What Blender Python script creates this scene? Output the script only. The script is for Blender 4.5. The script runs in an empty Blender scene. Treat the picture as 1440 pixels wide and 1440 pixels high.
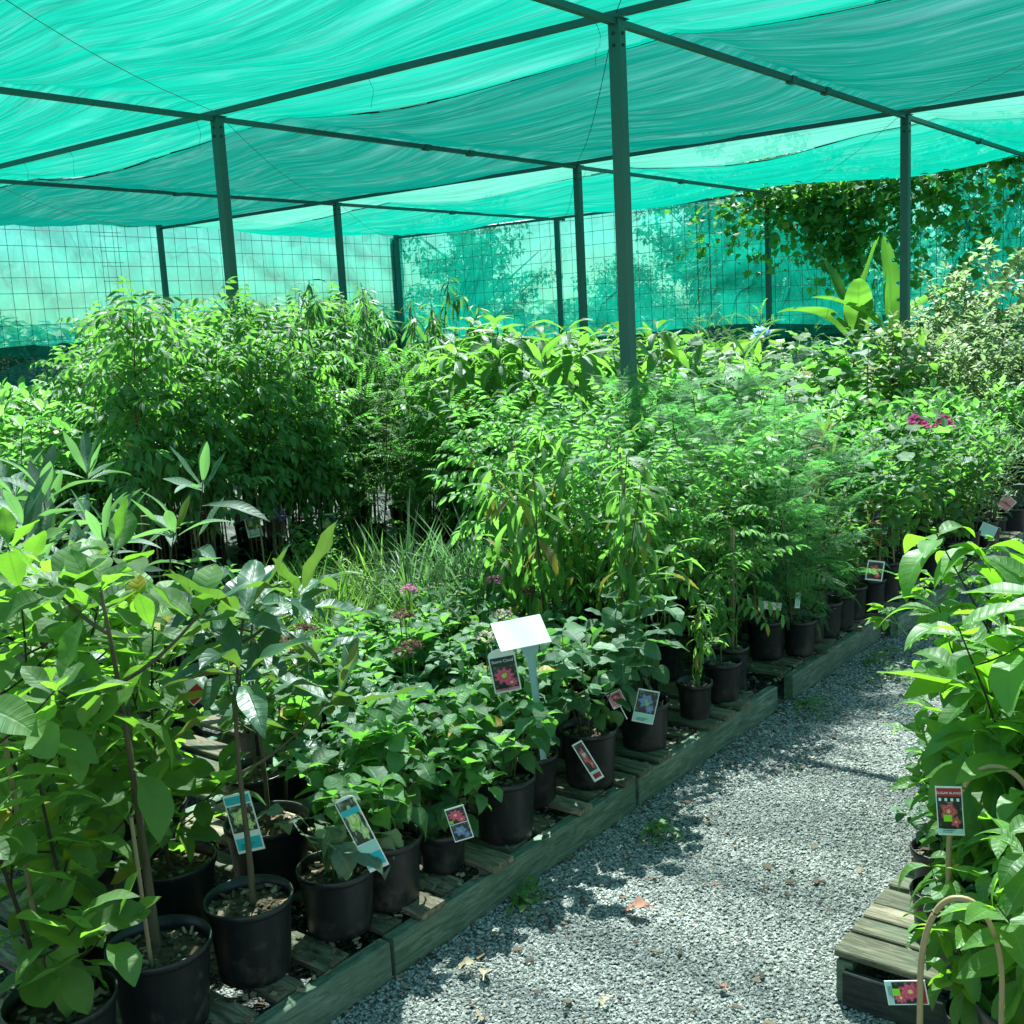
import bpy, math, random
import numpy as np
from mathutils import Matrix, Vector
D = bpy.data
S = bpy.context.scene
COL = S.collection
PI = math.pi
rad = math.radians

# ------------------------------------------------------------------ camera, world, sun, exposure
cam = D.objects.new('camera', D.cameras.new('camera'))
COL.objects.link(cam)
M = Matrix(((0.79184, -0.05812, 0.60796), (0.60844, 0.16127, -0.77704), (-0.05288, 0.9852, 0.16307))).to_4x4()
M.translation = (0, 0, 1.65)
cam.matrix_world = M
cam.data.sensor_width = 36
cam.data.lens = 36 * 1590 / 1440
cam.data.clip_start = 0.05
cam.data.clip_end = 1500
S.camera = cam

SUN_AZ = rad(-35)      # measured from +Y towards +X
SUN_EL = rad(57.6)
w = D.worlds.new('World')
S.world = w
w.use_nodes = True
nt = w.node_tree
nt.nodes.clear()
sky = nt.nodes.new('ShaderNodeTexSky')
sky.sky_type = 'NISHITA'
sky.sun_disc = False
sky.sun_elevation = SUN_EL
sky.sun_rotation = SUN_AZ
sky.air_density = 1.2
sky.dust_density = 0.6
bg = nt.nodes.new('ShaderNodeBackground')
bg.inputs[1].default_value = 0.07
wo = nt.nodes.new('ShaderNodeOutputWorld')
nt.links.new(sky.outputs[0], bg.inputs[0])
nt.links.new(bg.outputs[0], wo.inputs[0])
sl = D.lights.new('sun', 'SUN')
sl.energy = 5.0
sl.angle = rad(0.5)
sl.color = (1.0, 0.965, 0.90)
sun = D.objects.new('sun', sl)
COL.objects.link(sun)
sdir = Vector((math.sin(SUN_AZ) * math.cos(SUN_EL), math.cos(SUN_AZ) * math.cos(SUN_EL), math.sin(SUN_EL)))
sun.rotation_euler = sdir.to_track_quat('Z', 'Y').to_euler()
sun.location = (0, 0, 20)
S.view_settings.view_transform = 'Standard'
S.view_settings.look = 'None'
S.view_settings.gamma = 1
S.view_settings.use_curve_mapping = False
S.view_settings.exposure = 1.85
S.cycles.transparent_max_bounces = 24
S.cycles.max_bounces = 8
S.cycles.transmission_bounces = 6
S.cycles.diffuse_bounces = 4

# ------------------------------------------------------------------ node helpers
def newmat(name):
    m = D.materials.new(name)
    m.use_nodes = True
    m.node_tree.nodes.clear()
    return m

class N:
    def __init__(s, m):
        s.t = m.node_tree
    def n(s, typ, inp=None, **kw):
        x = s.t.nodes.new(typ)
        for k, v in kw.items():
            setattr(x, k, v)
        for k, v in (inp or {}).items():
            s.set(x, k, v)
        return x
    def set(s, x, k, v):
        if isinstance(v, bpy.types.NodeSocket):
            s.t.links.new(v, x.inputs[k])
        else:
            x.inputs[k].default_value = v
    def math(s, op, a, b=0.0, c=0.0, clamp=False):
        return s.n('ShaderNodeMath', {0: a, 1: b, 2: c}, operation=op, use_clamp=clamp).outputs[0]
    def mix(s, f, a, b, mode='MIX'):
        x = s.n('ShaderNodeMix', {0: f, 6: a, 7: b}, data_type='RGBA', blend_type=mode)
        return x.outputs[2]
    def ramp(s, f, stops):
        x = s.n('ShaderNodeValToRGB', {0: f})
        e = x.color_ramp.elements
        while len(e) < len(stops):
            e.new(0.5)
        for i, (p, c) in enumerate(stops):
            e[i].position = p
            e[i].color = tuple(c) + (1,) if len(c) == 3 else c
        return x.outputs[0]
    def noise(s, scale, detail=3, rough=0.55, vec=None, dist=0):
        i = {'Scale': scale, 'Detail': detail, 'Roughness': rough, 'Distortion': dist}
        if vec is not None:
            i['Vector'] = vec
        return s.n('ShaderNodeTexNoise', i).outputs[0]
    def out(s, sh):
        o = s.n('ShaderNodeOutputMaterial')
        s.t.links.new(sh, o.inputs[0])

def c4(c):
    return (c[0], c[1], c[2], 1)

def simple(name, col, rough=0.6, spec=0.4, var=0.15, nscale=8, bump=0.0, bscale=60, metal=0.0, col2=None, stretch=None):
    m = newmat(name)
    g = N(m)
    co = g.n('ShaderNodeTexCoord').outputs['Object']
    if stretch:
        co = g.n('ShaderNodeMapping', {0: co, 3: stretch}).outputs[0]
    nz = g.noise(nscale, 4, 0.6, co)
    a = tuple(x * (1 - var) for x in col)
    b = tuple(x * (1 + var) for x in (col2 or col))
    c = g.ramp(nz, [(0.3, a), (0.7, b)])
    i = {'Base Color': c, 'Roughness': rough, 'Specular IOR Level': spec, 'Metallic': metal}
    if bump:
        bn = g.n('ShaderNodeBump', {'Strength': bump, 'Distance': 0.01, 'Height': g.noise(bscale, 4, 0.6, co)})
        i['Normal'] = bn.outputs[0]
    g.out(g.n('ShaderNodeBsdfPrincipled', i).outputs[0])
    return m

def leaf_mat(name, top, under, trans, rough=0.42, spec=0.45, tw=0.38, hv=0.35, vein=0.35, veins=7.0, tip=None, yel=0.04, spots=0.6):
    """thin leaf: glossy upper side, paler underside, light passing through; colour varies leaf by leaf"""
    m = newmat(name)
    g = N(m)
    top = (top[0] * 0.88, top[1] * 0.82, top[2] * 1.15)
    trans = (trans[0] * 0.92, trans[1] * 0.95, trans[2] * 1.5)
    geo = g.n('ShaderNodeNewGeometry')
    oi = g.n('ShaderNodeObjectInfo')
    r = g.math('FRACT', g.math('ADD', geo.outputs['Random Per Island'], oi.outputs['Random']))
    r2 = g.math('FRACT', g.math('MULTIPLY', r, 7.31))
    uv = g.n('ShaderNodeSeparateXYZ', {0: g.n('ShaderNodeUVMap').outputs[0]})
    u, v = uv.outputs[0], uv.outputs[1]
    au = g.math('ABSOLUTE', g.math('MULTIPLY_ADD', u, 2.0, -1.0))
    mid = g.math('SUBTRACT', 1.0, g.math('MULTIPLY', au, 9.0), clamp=True)
    side = g.math('PINGPONG', g.math('MULTIPLY', g.math('SUBTRACT', v, g.math('MULTIPLY', au, 0.12)), veins * 2), 1.0)
    side_l = g.math('MULTIPLY', g.math('SUBTRACT', side, 0.82, clamp=True), 4.0)
    vn = g.math('MAXIMUM', mid, side_l)
    nz = g.noise(14, 3, 0.6, g.n('ShaderNodeTexCoord').outputs['Object'])
    lo = tuple(x * (1 - hv * 1.5) for x in top)
    hi = tuple(min(1, x * (1 + hv * f)) for x, f in zip(top, (1.9, 1.4, 1.0)))
    c = g.mix(r, c4(lo), c4(hi))
    c = g.mix(g.math('MULTIPLY', nz, 0.35), c, c4(tuple(x * 0.6 for x in top)))
    c = g.mix(g.math('MULTIPLY', vn, vein), c, c4(tuple(min(1, x * 2.0 + 0.03) for x in top)))
    if tip:
        tf = g.math('MULTIPLY', g.math('GREATER_THAN', r2, tip[1]), 0.85)
        c = g.mix(tf, c, c4(tip[0]))
    sp_ = g.math('GREATER_THAN', g.noise(38, 2, 0.5, g.n('ShaderNodeTexCoord').outputs['Object']), 0.70)
    c = g.mix(g.math('MULTIPLY', sp_, spots), c, (0.16, 0.09, 0.03, 1))
    if yel:
        c = g.mix(g.math('GREATER_THAN', g.math('FRACT', g.math('MULTIPLY', r, 13.7)), 1 - yel), c, (0.30, 0.22, 0.02, 1))
    c = g.mix(geo.outputs['Backfacing'], c, c4(under))
    t = g.mix(r2, c4(tuple(x * 0.75 for x in trans)), c4(tuple(min(1, x * 1.25) for x in trans)))
    t = g.mix(g.math('MULTIPLY', vn, 0.5), t, c4(tuple(x * 0.45 for x in trans)))
    if tip:
        t = g.mix(tf, t, c4(tuple(min(1, x * 1.4) for x in tip[0])))
    h = g.math('MULTIPLY_ADD', vn, -0.6, g.math('MULTIPLY', side, 0.5))
    bn = g.n('ShaderNodeBump', {'Strength': 0.35, 'Distance': 0.004, 'Height': h})
    ro = g.math('MULTIPLY_ADD', r2, 0.15, rough)
    p = g.n('ShaderNodeBsdfPrincipled', {'Base Color': c, 'Roughness': ro, 'Specular IOR Level': spec, 'Normal': bn.outputs[0]})
    tr = g.n('ShaderNodeBsdfTranslucent', {'Color': t})
    g.out(g.n('ShaderNodeMixShader', {0: tw, 1: p.outputs[0], 2: tr.outputs[0]}).outputs[0])
    return m

def cloth_mat(name, col, trans, openness, fold=0.5, tint=(0.93, 1.0, 0.97), wrinkle=1.0, power=1.2, ax=(0.35, 5, 1)):
    """knitted shade cloth: open weave seen square on, closes up at grazing angles; the yarn is translucent"""
    m = newmat(name)
    g = N(m)
    geo = g.n('ShaderNodeNewGeometry')
    co = g.n('ShaderNodeTexCoord').outputs['Object']
    mp = g.n('ShaderNodeMapping', {0: co, 3: ax}).outputs[0]
    nz = g.noise(1.6, 5, 0.6, mp, 0.6)
    fine = g.noise(3.5, 3, 0.55, mp, 0.8)
    dust = g.noise(0.9, 4, 0.6, co)
    dot = g.math('ABSOLUTE', g.n('ShaderNodeVectorMath', {0: geo.outputs['Incoming'], 1: geo.outputs['Normal']}, operation='DOT_PRODUCT').outputs['Value'])
    op = g.math('MULTIPLY', g.math('POWER', dot, power), openness)
    op = g.math('MULTIPLY', op, g.math('MULTIPLY_ADD', nz, fold, 1 - fold * 0.5), clamp=True)
    c = g.mix(dust, c4(tuple(x * 0.8 for x in col)), c4(tuple(min(1, x * 1.2) for x in col)))
    t = g.mix(fine, c4(tuple(x * 0.72 for x in trans)), c4(tuple(min(1, x * 1.25) for x in trans)))
    # gathered creases: the knit doubles up along thin lines
    cr = g.math('POWER', g.math('SUBTRACT', 1.0, g.math('ABSOLUTE', g.math('MULTIPLY_ADD', g.noise(1.3, 3, 0.5, mp, 1.2), 2.0, -1.0))), 14.0)
    cr2 = g.math('POWER', g.math('SUBTRACT', 1.0, g.math('ABSOLUTE', g.math('MULTIPLY_ADD', g.noise(2.1, 3, 0.5, mp, 1.0), 2.0, -1.0))), 22.0)
    t = g.mix(g.math('MULTIPLY', cr, 0.36), t, c4(tuple(x * 0.35 for x in trans)))
    op = g.math('ADD', op, g.math('MULTIPLY', cr2, 0.07))
    h = g.math('ADD', nz, g.math('MULTIPLY', fine, 0.25))
    h = g.math('SUBTRACT', h, g.math('MULTIPLY', cr, 0.25))
    bn = g.n('ShaderNodeBump', {'Strength': wrinkle, 'Distance': 0.055, 'Height': h}).outputs[0]
    df = g.n('ShaderNodeBsdfDiffuse', {'Color': c, 'Normal': bn})
    tl = g.n('ShaderNodeBsdfTranslucent', {'Color': t, 'Normal': bn})
    a = g.n('ShaderNodeMixShader', {0: 0.68, 1: df.outputs[0], 2: tl.outputs[0]}).outputs[0]
    tp = g.n('ShaderNodeBsdfTransparent', {'Color': c4(tint)})
    g.out(g.n('ShaderNodeMixShader', {0: op, 1: a, 2: tp.outputs[0]}).outputs[0])
    return m

def wood_mat(name, a, b, moss=(0.07, 0.13, 0.075), axis=0, mossy=0.5):
    m = newmat(name)
    g = N(m)
    co = g.n('ShaderNodeTexCoord').outputs['Object']
    oi = g.n('ShaderNodeObjectInfo').outputs['Random']
    sc = [22, 22, 22]
    sc[axis] = 3.0
    of = g.n('ShaderNodeCombineXYZ', {0: g.math('MULTIPLY', oi, 9), 1: g.math('MULTIPLY', oi, 5), 2: g.math('MULTIPLY', oi, 3)}).outputs[0]
    mp = g.n('ShaderNodeMapping', {0: co, 1: of, 3: sc}).outputs[0]
    gr = g.noise(3.0, 5, 0.7, mp, 0.8)
    big = g.noise(7, 4, 0.6, g.n('ShaderNodeMapping', {0: co, 1: of}).outputs[0])
    c = g.ramp(gr, [(0.28, tuple(x * 0.35 for x in a)), (0.45, a), (0.68, b)])
    c = g.mix(g.math('MULTIPLY', g.ramp(big, [(0.42, (0, 0, 0)), (0.66, (1, 1, 1))]), mossy), c, c4(moss))
    c = g.mix(g.math('MULTIPLY', oi, 0.45), c, c4(tuple(x * 0.5 for x in a)))
    bn = g.n('ShaderNodeBump', {'Strength': 0.7, 'Distance': 0.006, 'Height': gr})
    g.out(g.n('ShaderNodeBsdfPrincipled', {'Base Color': c, 'Roughness': 0.8, 'Specular IOR Level': 0.25, 'Normal': bn.outputs[0]}).outputs[0])
    return m

def rnd_mat(name, stops, rough=0.8, spec=0.3, bump=0.4, bscale=120):
    """many small loose pieces in one mesh: each takes its own tone"""
    m = newmat(name)
    g = N(m)
    r = g.n('ShaderNodeNewGeometry').outputs['Random Per Island']
    c = g.ramp(r, stops)
    co = g.n('ShaderNodeTexCoord').outputs['Object']
    c = g.mix(g.math('MULTIPLY', g.noise(bscale, 3, 0.6, co), 0.5), c, (0.05, 0.06, 0.055, 1))
    bn = g.n('ShaderNodeBump', {'Strength': bump, 'Distance': 0.003, 'Height': g.noise(bscale * 2, 3, 0.6, co)})
    g.out(g.n('ShaderNodeBsdfPrincipled', {'Base Color': c, 'Roughness': rough, 'Specular IOR Level': spec, 'Normal': bn.outputs[0]}).outputs[0])
    return m

def picture_mat(name, bgc, fl, core, n=7, cut=0.34):
    """flat printed photo on a nursery label: two many-petalled blooms over dark foliage"""
    m = newmat(name)
    g = N(m)
    co = g.n('ShaderNodeTexCoord').outputs['Generated']
    sx = g.n('ShaderNodeSeparateXYZ', {0: co})
    nz = g.noise(10, 4, 0.7, co)
    leafy = g.n('ShaderNodeTexVoronoi', {'Vector': co, 'Scale': 7.0})
    lt = g.n('ShaderNodeSeparateColor', {0: leafy.outputs['Color']}).outputs[0]
    c = g.ramp(lt, [(0.0, tuple(x * 0.2 for x in bgc)), (0.5, bgc), (1.0, tuple(min(1, x * 3.2) for x in bgc))])
    c = g.mix(g.math('MULTIPLY', leafy.outputs[0], 1.6, clamp=True), c, c4(tuple(x * 0.15 for x in bgc)))
    for (cx, cz, R) in ((0.72, 0.22, cut * 0.6), (0.45, 0.55, cut)):
        dx = g.math('SUBTRACT', sx.outputs[0], cx)
        dz = g.math('MULTIPLY', g.math('SUBTRACT', sx.outputs[2], cz), 1.15)
        rr_ = g.math('SQRT', g.math('ADD', g.math('MULTIPLY', dx, dx), g.math('MULTIPLY', dz, dz)))
        th = g.math('ARCTAN2', dz, dx)
        pet = g.math('MULTIPLY_ADD', g.math('COSINE', g.math('MULTIPLY', th, float(n))), 0.16, 0.84)
        rn = g.math('DIVIDE', g.math('ADD', rr_, g.math('MULTIPLY', g.math('SUBTRACT', nz, 0.5), 0.10)), g.math('MULTIPLY', pet, R))
        shade_ = g.math('FRACT', g.math('MULTIPLY', rn, 2.6))
        pc = g.mix(shade_, c4(tuple(x * 0.5 for x in fl)), c4(tuple(min(1, x * 1.25 + 0.08) for x in fl)))
        c = g.mix(g.math('LESS_THAN', rn, 1.0), c, pc)
        c = g.mix(g.math('LESS_THAN', rn, 0.22), c, c4(core))
    g.out(g.n('ShaderNodeBsdfPrincipled', {'Base Color': c, 'Roughness': 0.35, 'Specular IOR Level': 0.5}).outputs[0])
    return m

# ------------------------------------------------------------------ materials
MT = {}
G = lambda x: x
def steel_mat():
    m = newmat('painted_steel')
    g = N(m)
    co = g.n('ShaderNodeTexCoord').outputs['Object']
    c = g.mix(g.noise(3, 4, 0.6, co), (0.018, 0.095, 0.095, 1), (0.03, 0.13, 0.125, 1))
    c = g.mix(g.math('MULTIPLY', g.noise(30, 3, 0.6, g.n('ShaderNodeMapping', {0: co, 3: (1, 1, 0.12)}).outputs[0]), 0.25), c, (0.05, 0.13, 0.12, 1))
    ru = g.math('GREATER_THAN', g.noise(9, 6, 0.7, co), 0.68)
    c = g.mix(ru, c, (0.12, 0.06, 0.03, 1))
    bn = g.n('ShaderNodeBump', {'Strength': 0.3, 'Distance': 0.003, 'Height': g.math('ADD', ru, g.noise(70, 3, 0.6, co))})
    g.out(g.n('ShaderNodeBsdfPrincipled', {'Base Color': c, 'Roughness': g.math('MULTIPLY_ADD', ru, 0.4, 0.42), 'Specular IOR Level': 0.45, 'Normal': bn.outputs[0]}).outputs[0])
    return m
MT['steel'] = steel_mat()
MT['wire'] = simple('mesh_wire', (0.015, 0.035, 0.032), 0.6, 0.4, 0.3, 5)
MT['rope'] = simple('cord', (0.01, 0.03, 0.025), 0.8, 0.2)
def pot_mat():
    m = newmat('black_plastic_pot')
    g = N(m)
    co = g.n('ShaderNodeTexCoord').outputs['Object']
    oi = g.n('ShaderNodeObjectInfo').outputs['Random']
    cc = g.n('ShaderNodeMapping', {0: co, 1: g.n('ShaderNodeCombineXYZ', {0: g.math('MULTIPLY', oi, 7), 2: g.math('MULTIPLY', oi, 3)}).outputs[0]}).outputs[0]
    z = g.n('ShaderNodeSeparateXYZ', {0: co}).outputs[2]
    d = g.math('MULTIPLY', g.math('SUBTRACT', g.noise(22, 5, 0.7, cc), g.math('MULTIPLY_ADD', z, 1.2, 0.42), clamp=True), 2.2, clamp=True)
    st = g.math('MULTIPLY', g.math('GREATER_THAN', g.noise(60, 2, 0.6, g.n('ShaderNodeMapping', {0: cc, 3: (1, 1, 0.15)}).outputs[0]), 0.66), 0.16)
    c = g.mix(g.noise(6, 3, 0.6, cc), (0.006, 0.0075, 0.0085, 1), (0.013, 0.016, 0.017, 1))
    c = g.mix(g.math('ADD', d, st, clamp=True), c, (0.085, 0.07, 0.05, 1))
    bn = g.n('ShaderNodeBump', {'Strength': 0.1, 'Distance': 0.003, 'Height': g.noise(40, 3, 0.6, cc)})
    g.out(g.n('ShaderNodeBsdfPrincipled', {'Base Color': c, 'Roughness': g.math('MULTIPLY_ADD', d, 0.4, 0.38), 'Specular IOR Level': 0.45, 'Normal': bn.outputs[0]}).outputs[0])
    return m
MT['pot'] = pot_mat()
MT['soil'] = simple('potting_soil', (0.03, 0.021, 0.014), 0.95, 0.2, 0.6, 40, 1.0, 90, col2=(0.09, 0.06, 0.035))
MT['chip'] = rnd_mat('bark_chip', [(0.0, (0.05, 0.03, 0.018)), (0.5, (0.16, 0.10, 0.06)), (1.0, (0.38, 0.28, 0.18))])
MT['stem'] = simple('stem_bark', (0.09, 0.075, 0.045), 0.8, 0.2, 0.4, 30, 0.6, 60, stretch=(1, 1, 0.2))
MT['stem_dark'] = simple('dark_stem', (0.04, 0.028, 0.018), 0.7, 0.3, 0.4, 30, 0.4, 60)
MT['stem_green'] = simple('green_stem', (0.09, 0.16, 0.035), 0.6, 0.3, 0.3, 20)
MT['stake'] = simple('wooden_stake', (0.28, 0.22, 0.13), 0.8, 0.2, 0.3, 10, 0.4, 60, stretch=(1, 1, 0.1))
MT['cane'] = simple('bamboo_cane', (0.35, 0.24, 0.12), 0.45, 0.5, 0.25, 6)
MT['white'] = simple('white_plastic', (0.82, 0.83, 0.80), 0.5, 0.5, 0.02)
MT['teal_plastic'] = simple('grey_plastic_stake', (0.28, 0.42, 0.42), 0.5, 0.4, 0.05)
MT['card'] = simple('white_card', (0.75, 0.76, 0.74), 0.4, 0.5, 0.03)
MT['red'] = simple('red_print', (0.42, 0.03, 0.03), 0.4)
MT['dark_print'] = simple('dark_print', (0.01, 0.03, 0.035), 0.4)
MT['teal_print'] = simple('teal_print', (0.02, 0.42, 0.46), 0.4)
MT['pale_print'] = simple('pale_print', (0.35, 0.62, 0.55), 0.4)
MT['lime_print'] = simple('lime_print', (0.28, 0.65, 0.02), 0.4)
MT['pink_print'] = simple('pink_print', (0.72, 0.22, 0.30), 0.4)
MT['pic_pink'] = picture_mat('pink_bloom_print', (0.03, 0.08, 0.05), (0.75, 0.05, 0.16), (0.8, 0.7, 0.15), 9, 0.44)
MT['pic_green'] = picture_mat('green_bloom_print', (0.18, 0.25, 0.16), (0.45, 0.62, 0.22), (0.75, 0.72, 0.25), 5, 0.40)
MT['pic_blue'] = picture_mat('blue_bloom_print', (0.06, 0.12, 0.12), (0.12, 0.22, 0.5), (0.2, 0.5, 0.12), 6, 0.38)
MT['pic_red'] = picture_mat('red_bloom_print', (0.03, 0.07, 0.04), (0.6, 0.06, 0.07), (0.8, 0.5, 0.3), 5, 0.36)
MT['slat'] = wood_mat('weathered_slat', (0.15, 0.12, 0.08), (0.42, 0.35, 0.25), axis=0, mossy=0.35)
MT['slat_dark'] = wood_mat('mossy_slat', (0.09, 0.085, 0.055), (0.26, 0.24, 0.16), axis=0, mossy=0.5)
MT['board'] = wood_mat('mossy_board', (0.12, 0.17, 0.12), (0.28, 0.35, 0.26), axis=1, mossy=0.6)
MT['board_dark'] = wood_mat('shaded_board', (0.018, 0.022, 0.02), (0.05, 0.055, 0.05), axis=0, mossy=0.2)  # near-black tone paints the shade of the right pallets' end faces into the wood
MT['canopy'] = cloth_mat('shade_cloth_green', (0.005, 0.14, 0.09), (0.001, 0.215, 0.148), 1.35, power=3.4, fold=0.08, tint=(0.82, 1.0, 0.99), ax=(0.22, 3.6, 1))
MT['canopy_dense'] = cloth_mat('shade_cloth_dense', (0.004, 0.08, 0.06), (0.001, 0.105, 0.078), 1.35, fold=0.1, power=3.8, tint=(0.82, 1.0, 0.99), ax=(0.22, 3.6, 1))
MT['canopy_thin'] = cloth_mat('shade_cloth_thin', (0.04, 0.16, 0.12), (0.04, 0.26, 0.19), 0.95, power=1.9, ax=(0.22, 3.6, 1))
MT['wallcloth'] = cloth_mat('wall_cloth', (0.01, 0.15, 0.12), (0.003, 0.30, 0.21), 0.38, fold=0.8, wrinkle=0.8, ax=(0.9, 0.9, 0.5), tint=(0.36, 0.88, 0.88))
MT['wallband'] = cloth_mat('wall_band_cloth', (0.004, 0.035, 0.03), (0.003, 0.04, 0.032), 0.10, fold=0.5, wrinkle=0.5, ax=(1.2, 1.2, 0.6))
MT['liner'] = simple('black_liner', (0.012, 0.03, 0.028), 0.6, 0.3, 0.4, 2)

def gravel_mat():
    m = newmat('gravel')
    g = N(m)
    co = g.n('ShaderNodeTexCoord').outputs['Object']
    v = g.n('ShaderNodeTexVoronoi', {'Vector': co, 'Scale': 130.0})
    v2 = g.n('ShaderNodeTexVoronoi', {'Vector': co, 'Scale': 170.0})
    tone = g.n('ShaderNodeSeparateColor', {0: v.outputs['Color']}).outputs[0]
    c = g.ramp(tone, [(0.0, (0.07, 0.07, 0.065)), (0.35, (0.26, 0.265, 0.245)), (0.8, (0.50, 0.50, 0.465)), (1.0, (0.66, 0.65, 0.60))])
    c = g.mix(g.math('MULTIPLY', v.outputs[0], 0.9, clamp=True), c, (0.02, 0.03, 0.03, 1))
    big = g.noise(1.7, 5, 0.65, co)
    c = g.mix(g.ramp(big, [(0.52, (0, 0, 0)), (0.72, (0.75, 0.75, 0.75))]), c, (0.075, 0.06, 0.05, 1))
    h = g.math('SUBTRACT', g.math('MULTIPLY', tone, 0.7), g.math('ADD', v.outputs[0], g.math('MULTIPLY', v2.outputs[0], 0.4)))
    bn = g.n('ShaderNodeBump', {'Strength': 1.0, 'Distance': 0.012, 'Height': h})
    g.out(g.n('ShaderNodeBsdfPrincipled', {'Base Color': c, 'Roughness': 0.8, 'Specular IOR Level': 0.3, 'Normal': bn.outputs[0]}).outputs[0])
    return m
MT['gravel'] = gravel_mat()
MT['stone'] = rnd_mat('gravel_stone', [(0.0, (0.22, 0.22, 0.205)), (0.3, (0.33, 0.335, 0.315)), (0.7, (0.43, 0.435, 0.41)), (0.97, (0.55, 0.545, 0.515)), (1.0, (0.34, 0.22, 0.14))])
MT['grass'] = simple('lawn', (0.05, 0.10, 0.025), 0.9, 0.2, 0.4, 3, 0.6, 40, col2=(0.09, 0.13, 0.04))

# leaves: name, top, under, translucent
LM = dict(
 magnolia=leaf_mat('magnolia_leaf', (0.075, 0.165, 0.035), (0.13, 0.21, 0.08), (0.35, 0.74, 0.03), 0.48, 0.28, 0.37, 0.3, 0.35, 8, yel=0.02),
 glossy=leaf_mat('glossy_leaf', (0.035, 0.105, 0.04), (0.17, 0.12, 0.045), (0.22, 0.45, 0.03), 0.32, 0.40, 0.27, 0.25, 0.3, 8, yel=0.02),
 hydrangea=leaf_mat('hydrangea_leaf', (0.07, 0.18, 0.055), (0.12, 0.2, 0.1), (0.28, 0.70, 0.05), 0.50, 0.30, 0.36, 0.35, 0.5, 7, yel=0.03),
 dark_round=leaf_mat('dark_round_leaf', (0.055, 0.14, 0.05), (0.12, 0.19, 0.10), (0.18, 0.48, 0.06), 0.48, 0.32, 0.27, 0.3, 0.6, 6),
 grass=leaf_mat('strap_leaf', (0.11, 0.22, 0.045), (0.13, 0.22, 0.06), (0.34, 0.68, 0.05), 0.45, 0.4, 0.30, 0.4, 0.1, 1, yel=0.03),
 grass_blue=leaf_mat('blue_strap_leaf', (0.13, 0.23, 0.10), (0.14, 0.22, 0.12), (0.24, 0.50, 0.10), 0.45, 0.4, 0.25, 0.4, 0.1, 1, yel=0.05),
 lime=leaf_mat('lime_leaf', (0.10, 0.23, 0.05), (0.14, 0.26, 0.08), (0.34, 0.85, 0.08), 0.38, 0.45, 0.40, 0.3, 0.3, 7, yel=0.04),
 bronze=leaf_mat('bronze_leaf', (0.09, 0.20, 0.045), (0.13, 0.22, 0.07), (0.32, 0.70, 0.06), 0.42, 0.4, 0.42, 0.35, 0.4, 14, tip=((0.24, 0.15, 0.03), 0.94)),
 fern=leaf_mat('fern_leaf', (0.055, 0.16, 0.055), (0.08, 0.18, 0.08), (0.24, 0.72, 0.10), 0.5, 0.25, 0.45, 0.3, 0.0, 1, yel=0.02),
 locust=leaf_mat('locust_leaf', (0.065, 0.18, 0.03), (0.1, 0.2, 0.06), (0.22, 0.62, 0.05), 0.5, 0.35, 0.40, 0.3, 0.0, 1, yel=0.02),
 seedling=leaf_mat('seedling_leaf', (0.07, 0.18, 0.05), (0.10, 0.18, 0.08), (0.34, 0.80, 0.06), 0.40, 0.42, 0.36, 0.4, 0.25, 7, yel=0.01),
 weeping=leaf_mat('weeping_leaf', (0.05, 0.14, 0.045), (0.09, 0.18, 0.07), (0.22, 0.55, 0.06), 0.38, 0.5, 0.35, 0.35, 0.25, 7, yel=0.02),
 loquat=leaf_mat('loquat_leaf', (0.05, 0.12, 0.055), (0.20, 0.25, 0.20), (0.26, 0.56, 0.08), 0.45, 0.32, 0.30, 0.3, 0.6, 12, yel=0.01),
 avocado=leaf_mat('avocado_leaf', (0.05, 0.14, 0.035), (0.09, 0.17, 0.06), (0.32, 0.72, 0.05), 0.42, 0.3, 0.40, 0.3, 0.5, 8, yel=0.02),
 vine=leaf_mat('vine_leaf', (0.07, 0.18, 0.03), (0.12, 0.21, 0.055), (0.40, 0.88, 0.025), 0.38, 0.38, 0.38, 0.3, 0.6, 8, yel=0.01),
 ginger=leaf_mat('ginger_leaf', (0.08, 0.19, 0.04), (0.11, 0.22, 0.06), (0.32, 0.70, 0.05), 0.38, 0.45, 0.38, 0.3, 0.3, 10),
 hibiscus=leaf_mat('hibiscus_leaf', (0.08, 0.18, 0.06), (0.14, 0.24, 0.10), (0.30, 0.78, 0.07), 0.5, 0.28, 0.40, 0.3, 0.5, 4),
 oleander=leaf_mat('oleander_leaf', (0.085, 0.19, 0.06), (0.12, 0.22, 0.09), (0.26, 0.62, 0.08), 0.45, 0.3, 0.33, 0.35, 0.2, 1),
 croton=leaf_mat('croton_leaf', (0.09, 0.17, 0.04), (0.12, 0.2, 0.06), (0.35, 0.55, 0.05), 0.38, 0.45, 0.35, 0.35, 0.3, 6, tip=((0.42, 0.13, 0.03), 0.80)),
 variegated=leaf_mat('variegated_leaf', (0.11, 0.21, 0.07), (0.2, 0.28, 0.12), (0.45, 0.65, 0.15), 0.42, 0.4, 0.35, 0.4, 0.3, 4, tip=((0.38, 0.42, 0.22), 0.8)),
 banana=leaf_mat('banana_leaf', (0.08, 0.20, 0.03), (0.12, 0.24, 0.05), (0.26, 0.62, 0.04), 0.40, 0.35, 0.38, 0.2, 0.35, 26, yel=0.0),
 ivy=leaf_mat('ivy_leaf', (0.09, 0.21, 0.035), (0.13, 0.24, 0.06), (0.28, 0.68, 0.05), 0.42, 0.35, 0.40, 0.35, 0.3, 4, yel=0.02),
 tree=leaf_mat('tree_leaf', (0.05, 0.10, 0.03), (0.07, 0.12, 0.05), (0.16, 0.30, 0.05), 0.5, 0.3, 0.30, 0.4, 0.0, 1, yel=0.0),
)

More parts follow.
